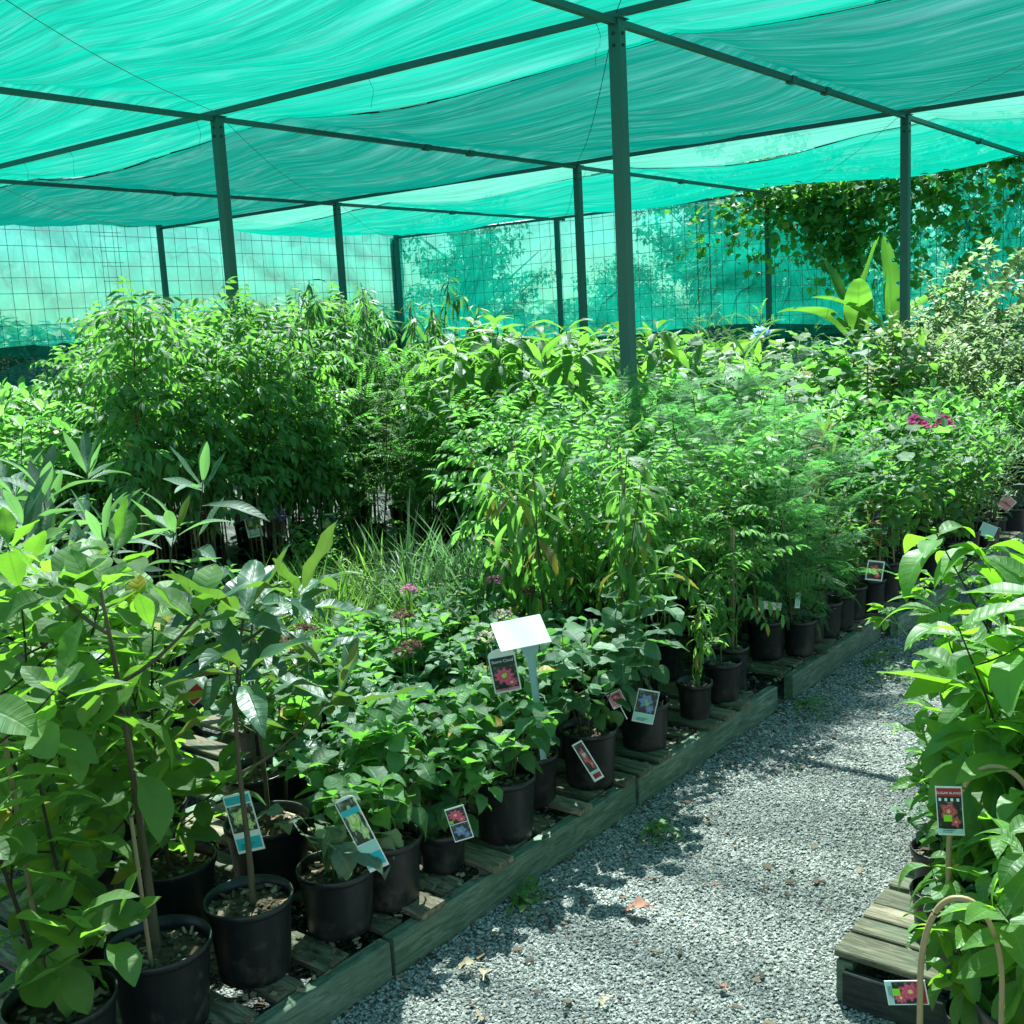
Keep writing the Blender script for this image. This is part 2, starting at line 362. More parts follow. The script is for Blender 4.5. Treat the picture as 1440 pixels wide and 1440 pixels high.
# ------------------------------------------------------------------ mesh helpers
def mesh_from(name, V, F, mats, UV=None, smooth=True, mi=None):
    """V (n,3); F list of arrays of faces with the same vertex count"""
    me = D.meshes.new(name)
    V = np.asarray(V, dtype=np.float32).reshape(-1, 3)
    if isinstance(F, np.ndarray):
        F = [F]
    loops = np.concatenate([f.reshape(-1) for f in F]).astype(np.int32)
    tot = np.concatenate([np.full(len(f), f.shape[1], dtype=np.int32) for f in F])
    st = np.concatenate([[0], np.cumsum(tot)[:-1]]).astype(np.int32)
    me.vertices.add(len(V))
    me.vertices.foreach_set('co', V.ravel())
    me.loops.add(len(loops))
    me.loops.foreach_set('vertex_index', loops)
    me.polygons.add(len(tot))
    me.polygons.foreach_set('loop_start', st)
    me.polygons.foreach_set('loop_total', tot)
    if mi is not None:
        me.polygons.foreach_set('material_index', np.asarray(mi, dtype=np.int32))
    me.polygons.foreach_set('use_smooth', np.full(len(tot), smooth))
    if UV is not None:
        l = me.uv_layers.new(name='UVMap')
        l.data.foreach_set('uv', np.asarray(UV, dtype=np.float32)[loops].ravel())
    for m in (mats if isinstance(mats, (list, tuple)) else [mats]):
        me.materials.append(m)
    me.update(calc_edges=True)
    return me

def link(name, data, parent=None, mat=None, **props):
    o = D.objects.new(name, data)
    COL.objects.link(o)
    if parent is not None:
        o.parent = parent
    if mat is not None:
        o.matrix_basis = mat
    for k, v in props.items():
        o[k] = v
    return o

def thing(name, label, cat, loc=(0, 0, 0), rz=0.0, group=None, data=None, scale=1.0):
    o = D.objects.new(name, data)
    COL.objects.link(o)
    o.location = loc
    o.rotation_euler = (0, 0, rz)
    if scale != 1.0:
        o.scale = (scale,) * 3
    o['label'] = label
    o['category'] = cat
    if group:
        o['group'] = group
    return o

BOXF = np.array([[0, 3, 2, 1], [4, 5, 6, 7], [0, 1, 5, 4], [1, 2, 6, 5], [2, 3, 7, 6], [3, 0, 4, 7]])
def boxV(x0, x1, y0, y1, z0, z1):
    return np.array([[x0, y0, z0], [x1, y0, z0], [x1, y1, z0], [x0, y1, z0], [x0, y0, z1], [x1, y0, z1], [x1, y1, z1], [x0, y1, z1]], dtype=float)

def join(parts):
    """list of (V,F quads) -> V,F"""
    Vs, Fs, n = [], [], 0
    for V, F in parts:
        Vs.append(V)
        Fs.append(F + n)
        n += len(V)
    return np.concatenate(Vs), np.concatenate(Fs)

def bevel_box(name, sx, sy, sz, mat, b=0.003, rng=None, jit=0.0):
    """box centred in x,y with base z=0, chamfered on the long top and bottom edges, slightly irregular"""
    r = rng or random
    x0, x1, y0, y1 = -sx / 2, sx / 2, -sy / 2, sy / 2
    prof = [(y0 + b, 0), (y1 - b, 0), (y1, b), (y1, sz - b), (y1 - b, sz), (y0 + b, sz), (y0, sz - b), (y0, b)] if sx >= sy else None
    n = 5
    V, F = [], []
    if prof is None:
        prof = [(x0 + b, 0), (x1 - b, 0), (x1, b), (x1, sz - b), (x1 - b, sz), (x0 + b, sz), (x0, sz - b), (x0, b)]
        L0, L1, swap = y0, y1, True
    else:
        L0, L1, swap = x0, x1, False
    for i in range(n):
        t = L0 + (L1 - L0) * i / (n - 1)
        ja, jb = r.uniform(-jit, jit), r.uniform(-jit, jit)
        for a, z in prof:
            V.append((a + ja, t, z + jb) if swap else (t, a + ja, z + jb))
    for i in range(n - 1):
        for k in range(8):
            a, c = i * 8 + k, i * 8 + (k + 1) % 8
            F.append([a, c, c + 8, a + 8])
    V, F = np.array(V), np.array(F)
    caps = np.array([[0, 7, 6, 5, 4, 3, 2, 1], [(n - 1) * 8 + k for k in range(8)]])
    if swap:
        F = F[:, ::-1]
        caps = caps[:, ::-1]
    return mesh_from(name, V, [F, caps], mat, smooth=False)

def tube(pts, r0, r1, k=5):
    pts = np.asarray(pts, dtype=float)
    n = len(pts)
    d = np.gradient(pts, axis=0)
    d /= np.linalg.norm(d, axis=1)[:, None] + 1e-9
    ref = np.where(np.abs(d[:, 2:3]) > 0.9, np.array([[1.0, 0, 0]]), np.array([[0, 0, 1.0]]))
    a = np.cross(d, ref)
    a /= np.linalg.norm(a, axis=1)[:, None] + 1e-9
    b = np.cross(d, a)
    R = np.linspace(r0, r1, n)
    ang = np.arange(k) * 2 * PI / k
    V = pts[:, None, :] + R[:, None, None] * (np.cos(ang)[None, :, None] * a[:, None, :] + np.sin(ang)[None, :, None] * b[:, None, :])
    V = V.reshape(-1, 3)
    F = []
    for i in range(n - 1):
        for j in range(k):
            F.append([i * k + j, (i + 1) * k + j, (i + 1) * k + (j + 1) % k, i * k + (j + 1) % k])
    return V, np.array(F)

def lathe(prof, k=28):
    prof = np.array(prof, dtype=float)
    ang = np.arange(k) * 2 * PI / k
    V = np.stack([prof[:, 0:1] * np.cos(ang), prof[:, 0:1] * np.sin(ang), np.repeat(prof[:, 1:2], k, 1)], axis=-1).reshape(-1, 3)
    F = [[i * k + j, i * k + (j + 1) % k, (i + 1) * k + (j + 1) % k, (i + 1) * k + j] for i in range(len(prof) - 1) for j in range(k)]
    return V, np.array(F)

# a geo = (V, F quads, UV)
def leaf_geo(L, W, p=1.0, q=1.0, fold=0.22, arch=0.35, wave=0.0, n=6, pet=0.0, cols=3, serr=0.0, lobes=0, seed=0, cup=0.0):
    r = random.Random(seed)
    V, UV = [], []
    y = pet
    z = 0.0
    ph = r.uniform(0, 6)
    js = [-1, 0, 1] if cols == 3 else [-1, -0.5, 0, 0.5, 1]
    for i in range(n + 1):
        t = i / n
        wd = max(0.025, math.sin(PI * min(1, max(0, t)) ** p)) ** q * W / 2
        if i == 0 or i == n:
            wd = W * 0.02
        if serr and 0 < i < n:
            wd *= 1 + (serr if i % 2 else -serr)
        if lobes and 0 < i < n:
            wd *= 1 + 0.28 * math.cos(t * lobes * 2 * PI)
        th = -arch * t * 1.3 + 0.1 * math.sin(ph + t * 3)
        if i:
            y += L / n * math.cos(th)
            z += L / n * math.sin(th)
        for j in js:
            wz = wave * W * math.sin(ph + t * 13 + (0.8 if j > 0 else 0)) * abs(j)
            V.append((j * wd, y, z + abs(j) * wd * fold * 1.6 - cup * (j * j) * wd + wz))
            UV.append((0.5 + j / 2, t))
    c = len(js)
    F = [[i * c + k, i * c + k + 1, (i + 1) * c + k + 1, (i + 1) * c + k] for i in range(n) for k in range(c - 1)]
    if pet:
        b = len(V)
        pw = W * 0.025 + 0.0006
        V += [(-pw, 0, 0), (pw, 0, 0), (pw, pet + 0.004, 0.0005), (-pw, pet + 0.004, 0.0005)]
        UV += [(0.5, 0.0)] * 4
        F.append([b, b + 1, b + 2, b + 3])
    return np.array(V), np.array(F), np.array(UV)

def mat_dir(pos, az, el, roll=0.0, s=1.0):
    y = np.array([math.cos(az) * math.cos(el), math.sin(az) * math.cos(el), math.sin(el)])
    x = np.array([math.sin(az), -math.cos(az), 0.0])
    z = np.cross(x, y)
    if roll:
        x, z = x * math.cos(roll) + z * math.sin(roll), z * math.cos(roll) - x * math.sin(roll)
    m = np.eye(4)
    m[:3, 0] = x * s
    m[:3, 1] = y * s
    m[:3, 2] = z * s
    m[:3, 3] = pos
    return m

def bake(placements, geos):
    Vs, Fs, Us, n = [], [], [], 0
    by = {}
    for k, m in placements:
        by.setdefault(k, []).append(m)
    for k, ms in by.items():
        V, F, U = geos[k]
        A = np.array(ms)
        W = np.einsum('mij,vj->mvi', A[:, :3, :3], V) + A[:, None, :3, 3]
        c = len(ms)
        Vs.append(W.reshape(-1, 3))
        Fs.append((F[None] + (np.arange(c) * len(V))[:, None, None]).reshape(-1, F.shape[1]) + n)
        Us.append(np.tile(U, (c, 1)))
        n += c * len(V)
    return np.concatenate(Vs), np.concatenate(Fs), np.concatenate(Us)

# ------------------------------------------------------------------ growing plants
def grow(seed, ns=1, h=1.0, lean=0.1, base=0.03, nl=14, t0=0.3, pit=(-0.2, 0.9), size=(1.0, 0.7), nb=0, bl=0.25, bn=5,
         ros=0, rpit=(0.3, 1.1), rsize=0.8, wob=0.02, nv=3, opp=False, r0=0.006, rollv=0.5, bt0=0.35, hvar=0.25, bup=0.7):
    r = random.Random(seed)
    lines, pl = [], []
    def leaves_on(pts, n, ta, pit, size, ros, az0, sc=1.0):
        m = len(pts) - 1
        az = az0
        for i in range(n):
            t = ta + (1 - ta) * (i + 0.5) / max(1, n)
            f = t * m
            a = min(m - 1, int(f))
            p = pts[a] + (pts[a + 1] - pts[a]) * (f - a)
            u = (i + 0.5) / max(1, n)
            reps = 2 if opp else 1
            for q in range(reps):
                az_ = az + q * PI + r.uniform(-0.3, 0.3)
                el = pit[0] + (pit[1] - pit[0]) * u + r.uniform(-0.35, 0.35)
                s = (size[0] + (size[1] - size[0]) * u) * r.uniform(0.75, 1.2) * sc
                pl.append((r.randrange(nv), mat_dir(p, az_, el, r.uniform(-rollv, rollv), s)))
            az += PI / 2 if opp else 2.4
        for i in range(ros):
            el = rpit[0] + (rpit[1] - rpit[0]) * (i + 0.5) / ros + r.uniform(-0.15, 0.15)
            pl.append((r.randrange(nv), mat_dir(pts[-1] - np.array([0, 0, 0.006 * (ros - i)]), az0 + i * 2.4, el, r.uniform(-0.3, 0.3), rsize * sc * r.uniform(0.75, 1.15))))
    for k in range(ns):
        a = r.uniform(0, 2 * PI)
        hh = h * r.uniform(1 - hvar, 1)
        if k == 0:
            hh = h
        b = np.array([math.cos(a), math.sin(a), 0]) * (base if ns > 1 else 0.01)
        la = a + r.uniform(-0.4, 0.4)
        ln = lean * r.uniform(0.4, 1.2) * hh
        m = 8
        pts = []
        w1, w2 = r.uniform(0, 6), r.uniform(0, 6)
        for i in range(m + 1):
            t = i / m
            pts.append(b + np.array([math.cos(la) * ln * t ** 1.6 + wob * math.sin(w1 + t * 5) * t, math.sin(la) * ln * t ** 1.6 + wob * math.sin(w2 + t * 4) * t, hh * t]))
        pts = np.array(pts)
        lines.append((pts, r0, r0 * 0.35))
        leaves_on(pts, nl, t0, pit, size, ros, r.uniform(0, 6))
        for j in range(nb):
            t = bt0 + (0.95 - bt0) * (j + r.uniform(0, 0.7)) / nb
            f = t * m
            i0 = min(m - 1, int(f))
            p = pts[i0] + (pts[i0 + 1] - pts[i0]) * (f - i0)
            az = j * 2.4 + r.uniform(-0.5, 0.5)
            ll = bl * r.uniform(0.6, 1.1) * (1.15 - 0.5 * t)
            bp = []
            for i in range(5):
                u = i / 4
                bp.append(p + np.array([math.cos(az) * ll * u, math.sin(az) * ll * u, ll * bup * u * (0.5 + 0.5 * u)]))
            bp = np.array(bp)
            lines.append((bp, r0 * 0.5, r0 * 0.25))
            leaves_on(bp, bn, 0.2, pit, (size[0] * 0.95, size[1]), ros, az, 0.9)
    return lines, pl

def stems_mesh(lines, mat, k=5):
    V, F = join([tube(p, a, b, k) for p, a, b in lines])
    return mesh_from('stem', V, F, mat)

# ---- leaf unit geometries
def compose(items):
    Vs, Fs, Us, n = [], [], [], 0
    for (V, F, U), m in items:
        Vs.append(V @ m[:3, :3].T + m[:3, 3])
        Fs.append(F + n)
        Us.append(U)
        n += len(V)
    return np.concatenate(Vs), np.concatenate(Fs), np.concatenate(Us)

def pinnate(L, pairs, lf, seed, arch=0.9, start=0.2, rise=0.35, droop=-0.2, taper=0.35, term=True, wr=0.0014):
    r = random.Random(seed)
    n = 12
    pts, th, y, z = [], rise, 0, 0
    for i in range(n + 1):
        pts.append((0, y, z))
        a = rise - arch * (i / n)
        y += L / n * math.cos(a)
        z += L / n * math.sin(a)
    pts = np.array(pts)
    V, F = tube(pts, wr, wr * 0.5, 3)
    items = [((V, F, np.tile([0.5, 0.0], (len(V), 1))), np.eye(4))]
    for i in range(pairs):
        t = start + (0.97 - start) * i / max(1, pairs - 1)
        f = t * n
        i0 = min(n - 1, int(f))
        p = pts[i0] + (pts[i0 + 1] - pts[i0]) * (f - i0)
        s = 1 - taper * abs(t - 0.45) * 1.6
        for sg in (1, -1):
            az = PI / 2 + sg * r.uniform(1.0, 1.25)
            items.append((lf, mat_dir(p, az, droop - arch * t * 0.35 + r.uniform(-0.15, 0.15), r.uniform(-0.25, 0.25), s * r.uniform(0.85, 1.1))))
    if term:
        items.append((lf, mat_dir(pts[-1], PI / 2, rise - arch, 0, 0.9)))
    return compose(items)

def palm_leaf(nf, lf, seed, pet=0.04, spread=2.0):
    r = random.Random(seed)
    V, F = tube(np.array([(0, 0, 0), (0, pet, 0.002)]), 0.001, 0.001, 3)
    items = [((V, F, np.tile([0.5, 0.0], (len(V), 1))), np.eye(4))]
    for i in range(nf):
        a = PI / 2 + (i / (nf - 1) - 0.5) * spread
        items.append((lf, mat_dir(np.array((0, pet, 0)), a, -0.25 + r.uniform(-0.2, 0.2), 0, 1 - 0.3 * abs(i / (nf - 1) - 0.5))))
    return compose(items)

quadleaf = (np.array([(-0.0001, 0, 0), (0.5, 0.45, 0.06), (0, 1, -0.1), (-0.5, 0.45, 0.06)]), np.array([[0, 1, 2, 3]]), np.array([(0.5, 0), (1, 0.5), (0.5, 1), (0, 0.5)]))
def tiny(L, W):
    V, F, U = quadleaf
    return V * np.array([W, L, L]), F, U

GEO = {}
GEO['magnolia'] = [leaf_geo(0.150, 0.076, 1.35, 0.8, 0.18, a, 0.05, 9, 0.018, 5, seed=i) for i, a in enumerate((0.2, 0.5, -0.15, 0.8, 0.35, 1.0, 0.05))]
GEO['glossy'] = [leaf_geo(0.20, 0.062, 1.1, 0.85, 0.25, a, 0.10, 9, 0.015, 5, seed=i + 9) for i, a in enumerate((0.3, 0.7, 0.0, -0.3, 0.5, 0.9))]
GEO['hydrangea'] = [leaf_geo(0.098, 0.064, 0.85, 0.9, 0.28, a, 0.05, 8, 0.012, 3, serr=0.05, seed=i) for i, a in enumerate((0.4, 0.9, 0.6, 1.2, 0.2))]
GEO['dark_round'] = [leaf_geo(0.10, 0.085, 0.75, 0.75, 0.12, a, 0.04, 8, 0.03, 5, seed=i) for i, a in enumerate((0.4, 0.9, 0.6))]
GEO['small'] = [leaf_geo(0.066, 0.035, 0.95, 0.9, 0.25, a, 0.0, 4, 0.006, 3, seed=i) for i, a in enumerate((0.4, 0.9, 0.1))]
GEO['bronze'] = [leaf_geo(0.17, 0.038, 0.95, 0.8, 0.25, a, 0.05, 16, 0.012, 3, serr=0.12, seed=i) for i, a in enumerate((0.5, 0.9, 1.3))]
_wl = leaf_geo(0.090, 0.034, 0.9, 0.9, 0.25, 0.5, 0.02, 5, 0.004, 3)
GEO['wisteria'] = [pinnate(0.30, 5, _wl, i, arch=a) for i, a in enumerate((0.7, 1.1, 1.4))]
_tl = tiny(0.017, 0.0068)
def _pinna(L, n):
    items = []
    for i in range(n):
        y = L * (i + 0.6) / n
        s = 1 - 0.5 * abs(i / n - 0.4)
        for sg in (1, -1):
            items.append((_tl, mat_dir(np.array((0, y, -y * y * 1.2)), PI / 2 + sg * 1.15, -0.1, 0, s)))
    V, F = tube(np.array([(0, 0, 0), (0, L / 2, -L * L / 4 * 1.2), (0, L, -L * L * 1.2)]), 0.0006, 0.0003, 3)
    items.append(((V, F, np.tile([0.5, 0.0], (len(V), 1))), np.eye(4)))
    return compose(items)
_pn = _pinna(0.090, 10)
GEO['fern'] = [pinnate(0.26, 10, _pn, i, arch=a, start=0.18, taper=0.7, droop=-0.1) for i, a in enumerate((0.7, 1.2))]
_ll = leaf_geo(0.034, 0.011, 1.0, 0.9, 0.1, 0.2, 0, 3, 0, 3)
GEO['locust'] = [pinnate(0.24, 13, _ll, i, arch=a, start=0.12) for i, a in enumerate((0.6, 1.0, 1.3))]
_sl = leaf_geo(0.10, 0.038, 0.95, 0.9, 0.25, 0.5, 0.02, 5, 0.003, 3)
GEO['seedling'] = [pinnate(0.17, 3, _sl, i, arch=a, start=0.3, wr=0.001) for i, a in enumerate((0.5, 1.0, 1.4))]
GEO['weeping'] = [leaf_geo(0.15, 0.024, 0.9, 0.85, 0.3, a, 0.04, 7, 0.01, 3, seed=i) for i, a in enumerate((0.3, 0.6, 0.1))]
GEO['loquat'] = [leaf_geo(0.25, 0.056, 1.1, 0.8, 0.25, a, 0.04, 9, 0.01, 3, seed=i) for i, a in enumerate((0.2, 0.5, -0.1))]
GEO['avocado'] = [leaf_geo(0.26, 0.08, 0.9, 0.8, 0.2, a, 0.05, 7, 0.03, 3, seed=i) for i, a in enumerate((0.3, 0.6, 0.9))]
GEO['vine'] = [leaf_geo(0.155, 0.070, 0.82, 0.9, 0.2, a, 0.03, 9, 0.012, 5, seed=i) for i, a in enumerate((0.5, 0.9, 0.2, 1.1, 0.7, 0.35))]
_tri = leaf_geo(0.055, 0.027, 0.85, 0.9, 0.25, 0.5, 0.04, 6, 0.004, 3, serr=0.06)
GEO['trifoliate'] = [palm_leaf(5, _tri, i, 0.045, 2.4) for i in range(3)]
GEO['ginger'] = [leaf_geo(0.30, 0.062, 0.95, 0.75, 0.25, a, 0.04, 8, 0.01, 3, seed=i) for i, a in enumerate((0.3, 0.6, 0.9))]
GEO['hibiscus'] = [leaf_geo(0.15, 0.15, 0.7, 0.6, 0.1, a, 0.05, 8, 0.07, 5, seed=i, cup=0.1) for i, a in enumerate((0.5, 0.9, 0.3))]
GEO['oleander'] = [leaf_geo(0.125, 0.017, 1.0, 0.8, 0.2, a, 0.0, 4, 0.0, 3, seed=i) for i, a in enumerate((0.1, 0.4, 0.7))]
GEO['croton'] = [leaf_geo(0.12, 0.02, 1.05, 0.8, 0.2, a, 0.03, 5, 0.0, 3, seed=i) for i, a in enumerate((0.1, 0.5, 0.9))]
GEO['strap'] = [leaf_geo(0.42, 0.009, 0.6, 0.5, 0.3, a, 0.0, 8, 0.0, 3, seed=i) for i, a in enumerate((0.5, 1.1, 1.7, 0.2))]
GEO['ivy'] = [leaf_geo(0.13, 0.125, 0.7, 0.7, 0.15, a, 0.03, 6, 0.02, 3, lobes=2, seed=i) for i, a in enumerate((0.3, 0.7))]
GEO['tree'] = [leaf_geo(0.16, 0.08, 0.9, 0.9, 0.2, 0.4, 0, 2, 0, 3, seed=i) for i in range(2)]

LEAFMESH = {}
def leaf_meshes(geo, mat):
    k = (geo, mat)
    if k not in LEAFMESH:
        LEAFMESH[k] = [mesh_from('leaf', v, f, LM[mat], u) for v, f, u in GEO[geo]]
    return LEAFMESH[k]

# ---- pots
POTS = {}
def pot_parts(d, h):
    k = (round(d, 3), round(h, 3))
    if k in POTS:
        return POTS[k]
    R = d / 2
    b = R * 0.80
    t = 0.0035
    prof = [(0.001, 0.006), (b - 0.02, 0.006), (b - 0.008, 0.0), (b, 0.004), (b + (R - b) * 0.12, h * 0.12), (R - 0.006, h - 0.022), (R - 0.0055, h - 0.021), (R, h - 0.019), (R + 0.001, h - 0.003), (R - 0.001, h), (R - t, h - 0.001), (R - t - 0.006, h - 0.025), (R - t - 0.007, h - 0.05), (R - 0.02, h - 0.06)]
    V, F = lathe(prof, 32)
    pm = mesh_from('pot', V, F, MT['pot'])
    rs = random.Random(int(d * 1000) + int(h * 777))
    sr = R - t - 0.0065
    sz = h - 0.032
    V, F = lathe([(sr, sz), (sr * 0.75, sz + 0.004), (sr * 0.45, sz + 0.008), (0.004, sz + 0.011)], 20)
    V[:, 2] += np.array([rs.uniform(-0.003, 0.003) for _ in range(len(V))])
    sm = mesh_from('soil', V, F[:, ::-1] if False else F, MT['soil'])
    parts = []
    for i in range(60):
        a, q = rs.uniform(0, 2 * PI), sr * math.sqrt(rs.random()) * 0.93
        l, w_, hh = rs.uniform(0.004, 0.014), rs.uniform(0.003, 0.007), rs.uniform(0.001, 0.003)
        bv = boxV(-l, l, -w_, w_, -hh, hh)
        m = mat_dir((q * math.cos(a), q * math.sin(a), sz + 0.008 + rs.uniform(0, 0.004)), rs.uniform(0, 6), rs.uniform(-0.5, 0.5), rs.uniform(-0.5, 0.5))
        parts.append((bv @ m[:3, :3].T + m[:3, 3], BOXF))
    V, F = join(parts)
    cm = mesh_from('bark_chips', V, F, MT['chip'], smooth=False)
    POTS[k] = (pm, sm, cm, sz)
    return POTS[k]

# ---- plant prototypes; each is variants of (stems mesh, foliage mesh or list of single leaves, extra parts)
class Species:
    def __init__(s, name, leafgeo, leafmat, stem, params, nvar=3, single=False, seed=1, extra=None, leafname='leaf'):
        s.name, s.single = name, single
        s.vars = []
        s.nv = len(GEO[leafgeo])
        for i in range(nvar):
            lines, pl = grow(seed * 97 + i, nv=s.nv, **params)
            st = stems_mesh(lines, MT[stem])
            ex = extra(lines, random.Random(seed * 31 + i)) if extra else []
            if single:
                if len(pl) > 290:
                    pl = pl[:290]
                s.vars.append((st, [(k, Matrix(m)) for k, m in pl], ex, lines))
            else:
                V, F, U = bake(pl, GEO[leafgeo])
                s.vars.append((st, mesh_from('foliage', V, F, LM[leafmat], U), ex, lines))
        s.lm = leaf_meshes(leafgeo, leafmat) if single else None

COUNT = {}
def plant(sp, name, label, cat, loc, var=0, rz=0.0, sc=1.0, pot=(0.2, 0.19), group=None, tilt=(0, 0), stakes=0, stake_h=0.9, leafprob=1.0, sz=None):
    x, y, z = loc
    t = thing(name, label, cat, (x, y, z), rz, group)
    base = 0.0
    if pot:
        pm, sm, cm, base = pot_parts(*pot)
        link('pot', pm, t)
        link('soil', sm, t)
        link('bark_chips', cm, t, kind='stuff')
    st, lv, ex, lines = sp.vars[var % len(sp.vars)]
    zs = sz or sc
    A = Matrix.Translation((0, 0, base)) @ Matrix.Rotation(tilt[0], 4, 'X') @ Matrix.Rotation(tilt[1], 4, 'Y') @ Matrix.Diagonal((sc, sc, zs, 1))
    link('stem', st, t, A)
    if sp.single:
        rr = random.Random(int(x * 1000) ^ int(y * 777))
        for k, m in lv:
            if leafprob < 1 and rr.random() > leafprob:
                continue
            mm = A @ m
            link('leaf', sp.lm[k], t, mm)
    else:
        link('foliage', lv, t, A, kind='stuff')
    for nm, me, mt in ex:
        link(nm, me, t, A @ mt)
    if stakes:
        rs = random.Random(int(x * 500 + y * 300))
        R = (pot[0] / 2 if pot else 0.1) * 0.5
        for i in range(stakes):
            a = rs.uniform(0, 6.28)
            p0 = np.array([R * math.cos(a), R * math.sin(a), base - 0.03])
            p1 = p0 + np.array([rs.uniform(-0.05, 0.05), rs.uniform(-0.05, 0.05), stake_h])
            V, F = tube([p0, (p0 + p1) / 2, p1], 0.0055, 0.005, 6)
            link('stake', mesh_from('stake', V, F, MT['stake']), t)
    return t
# ---- end of helpers

# ================================================================== THE SETTING
RNG = random.Random(5)
def sheet(name, x0, x1, y0, y1, z, mat):
    V = np.array([[x0, y0, z], [x1, y0, z], [x1, y1, z], [x0, y1, z]], dtype=float)
    return mesh_from(name, V, np.array([[0, 1, 2, 3]]), mat, smooth=False)
link('ground', sheet('ground', -400, 400, -400, 400, -0.03, MT['grass']), kind='structure')
V, F = boxV(-14.2, 4.2, -3.5, 15.2, -0.04, 0.0), BOXF
link('gravel_path', mesh_from('gravel_path', V, F, MT['gravel'], smooth=False), kind='structure')
# loose gravel: six-cornered stones, dense where the eye is near
def stones(n, x0, x1, y0, y1, s0, s1, seed):
    r = np.random.RandomState(seed)
    base = np.array([[1, 0, 0], [0, 1, 0], [-1, 0, 0], [0, -1, 0], [0, 0, 1], [0, 0, -1]], dtype=float)
    T = np.array([[0, 1, 4], [1, 2, 4], [2, 3, 4], [3, 0, 4], [1, 0, 5], [2, 1, 5], [3, 2, 5], [0, 3, 5]])
    P = base[None] * (1 + r.uniform(-0.35, 0.35, (n, 6, 1))) + r.uniform(-0.3, 0.3, (n, 6, 3))
    P *= r.uniform(s0, s1, (n, 1, 1)) * np.array([1, 0.8, 0.55])
    a = r.uniform(0, 2 * PI, n)
    ca, sa = np.cos(a), np.sin(a)
    X = P[..., 0] * ca[:, None] - P[..., 1] * sa[:, None]
    Y = P[..., 0] * sa[:, None] + P[..., 1] * ca[:, None]
    tl = r.uniform(-0.6, 0.6, n)
    Z = P[..., 2] + X * tl[:, None]
    X += r.uniform(x0, x1, (n, 1))
    Y += r.uniform(y0, y1, (n, 1))
    Z += r.uniform(-0.002, 0.004, (n, 1))
    return np.stack([X, Y, Z], -1).reshape(-1, 3), (T[None] + (np.arange(n) * 6)[:, None, None]).reshape(-1, 3)
a = stones(50000, -1.97, -0.5, 1.4, 3.6, 0.0035, 0.0075, 1)
b = stones(26000, -1.97, -0.85, 3.6, 6.2, 0.004, 0.008, 2)
c = stones(4000, -2.3, -0.6, 6.2, 9, 0.006, 0.011, 3)
d = stones(5000, -3.0, -1.97, 0.8, 4.6, 0.005, 0.009, 4)
V, F = join([a, b, c, d])
link('gravel_stones', mesh_from('gravel_stones', V, F, MT['stone'], smooth=False), kind='stuff')

# ================================================================== SHADE HOUSE
shade = thing('shade_house', 'open steel frame on square posts roofed with sagging green shade cloth', 'shade house', (-6.7, 5.4, 0))
SO = Vector((-6.7, 5.4, 0))
def sh(name, me, **k):
    return link(name, me, shade, Matrix.Translation(-SO), **k)
ZR = 3.25
XL = [-13.82, -10.3, -6.75, -3.38, 0.0, 3.4]
YL = [-3.2, 0.9, 5.45, 10.02, 14.87]
for x in XL[:5]:
    for y in YL[1:]:
        if y > 14 or x < -13:
            continue
        me = bevel_box('post', 0.072, 0.0721, ZR - 0.03, MT['steel'], 0.004)
        # box profile runs along its longer horizontal axis: build square post from a tube instead
        s = 0.036
        q = 0.006
        ring = [(-s + q, -s), (s - q, -s), (s, -s + q), (s, s - q), (s - q, s), (-s + q, s), (-s, s - q), (-s, -s + q)]
        V = np.array([(px, py, zz) for zz in (0, 1.1, 2.2, ZR - 0.027) for px, py in ring])
        F = np.array([[i * 8 + k, i * 8 + (k + 1) % 8, (i + 1) * 8 + (k + 1) % 8, (i + 1) * 8 + k] for i in range(3) for k in range(8)])
        me = mesh_from('post', V, F, MT['steel'], smooth=False)
        o = link('post', me, shade, Matrix.Translation(Vector((x, y, 0)) - SO))
        cap = boxV(-0.05, 0.05, -0.05, 0.05, ZR - 0.0265, ZR - 0.0215)
        for bx, by in ((0.0365, 0), (-0.0365, 0), (0, 0.0365), (0, -0.0365)):
            for bz in (ZR - 0.10, ZR - 0.16):
                bv = boxV(bx - 0.007, bx + 0.007, by - 0.007, by + 0.007, bz - 0.007, bz + 0.007)
                link('bolt', mesh_from('bolt', bv, BOXF, MT['wire'], smooth=False), o)
        link('cap_plate', mesh_from('cap_plate', cap, BOXF, MT['steel'], smooth=False), o)
def beam(p, q, w, h):
    p, q = Vector(p), Vector(q)
    L = (q - p).length
    V = boxV(0, L, -w / 2, w / 2, -h / 2, h / 2)
    me = mesh_from('beam', V, BOXF, MT['steel'], smooth=False)
    m = Matrix.Translation(p - SO) @ (q - p).to_track_quat('X', 'Z').to_matrix().to_4x4()
    return link('beam', me, shade, m)
for y in YL[1:]:
    beam((XL[0], y, ZR + 0.003), (XL[-1], y, ZR + 0.003), 0.036, 0.036)
for x in XL[1:]:
    beam((x, YL[0], ZR - 0.042), (x, YL[-1], ZR - 0.036), 0.04, 0.034)
for x in XL[1:5]:      # sleeve joints on the long beams
    for y in (3.4, 7.7, 8.3, 12.2):
        V = boxV(-0.028, 0.028, -0.04, 0.04, -0.024, 0.024)
        link('sleeve', mesh_from('sleeve', V, BOXF, MT['steel'], smooth=False), shade, Matrix.Translation(Vector((x, y, ZR - 0.042)) - SO))

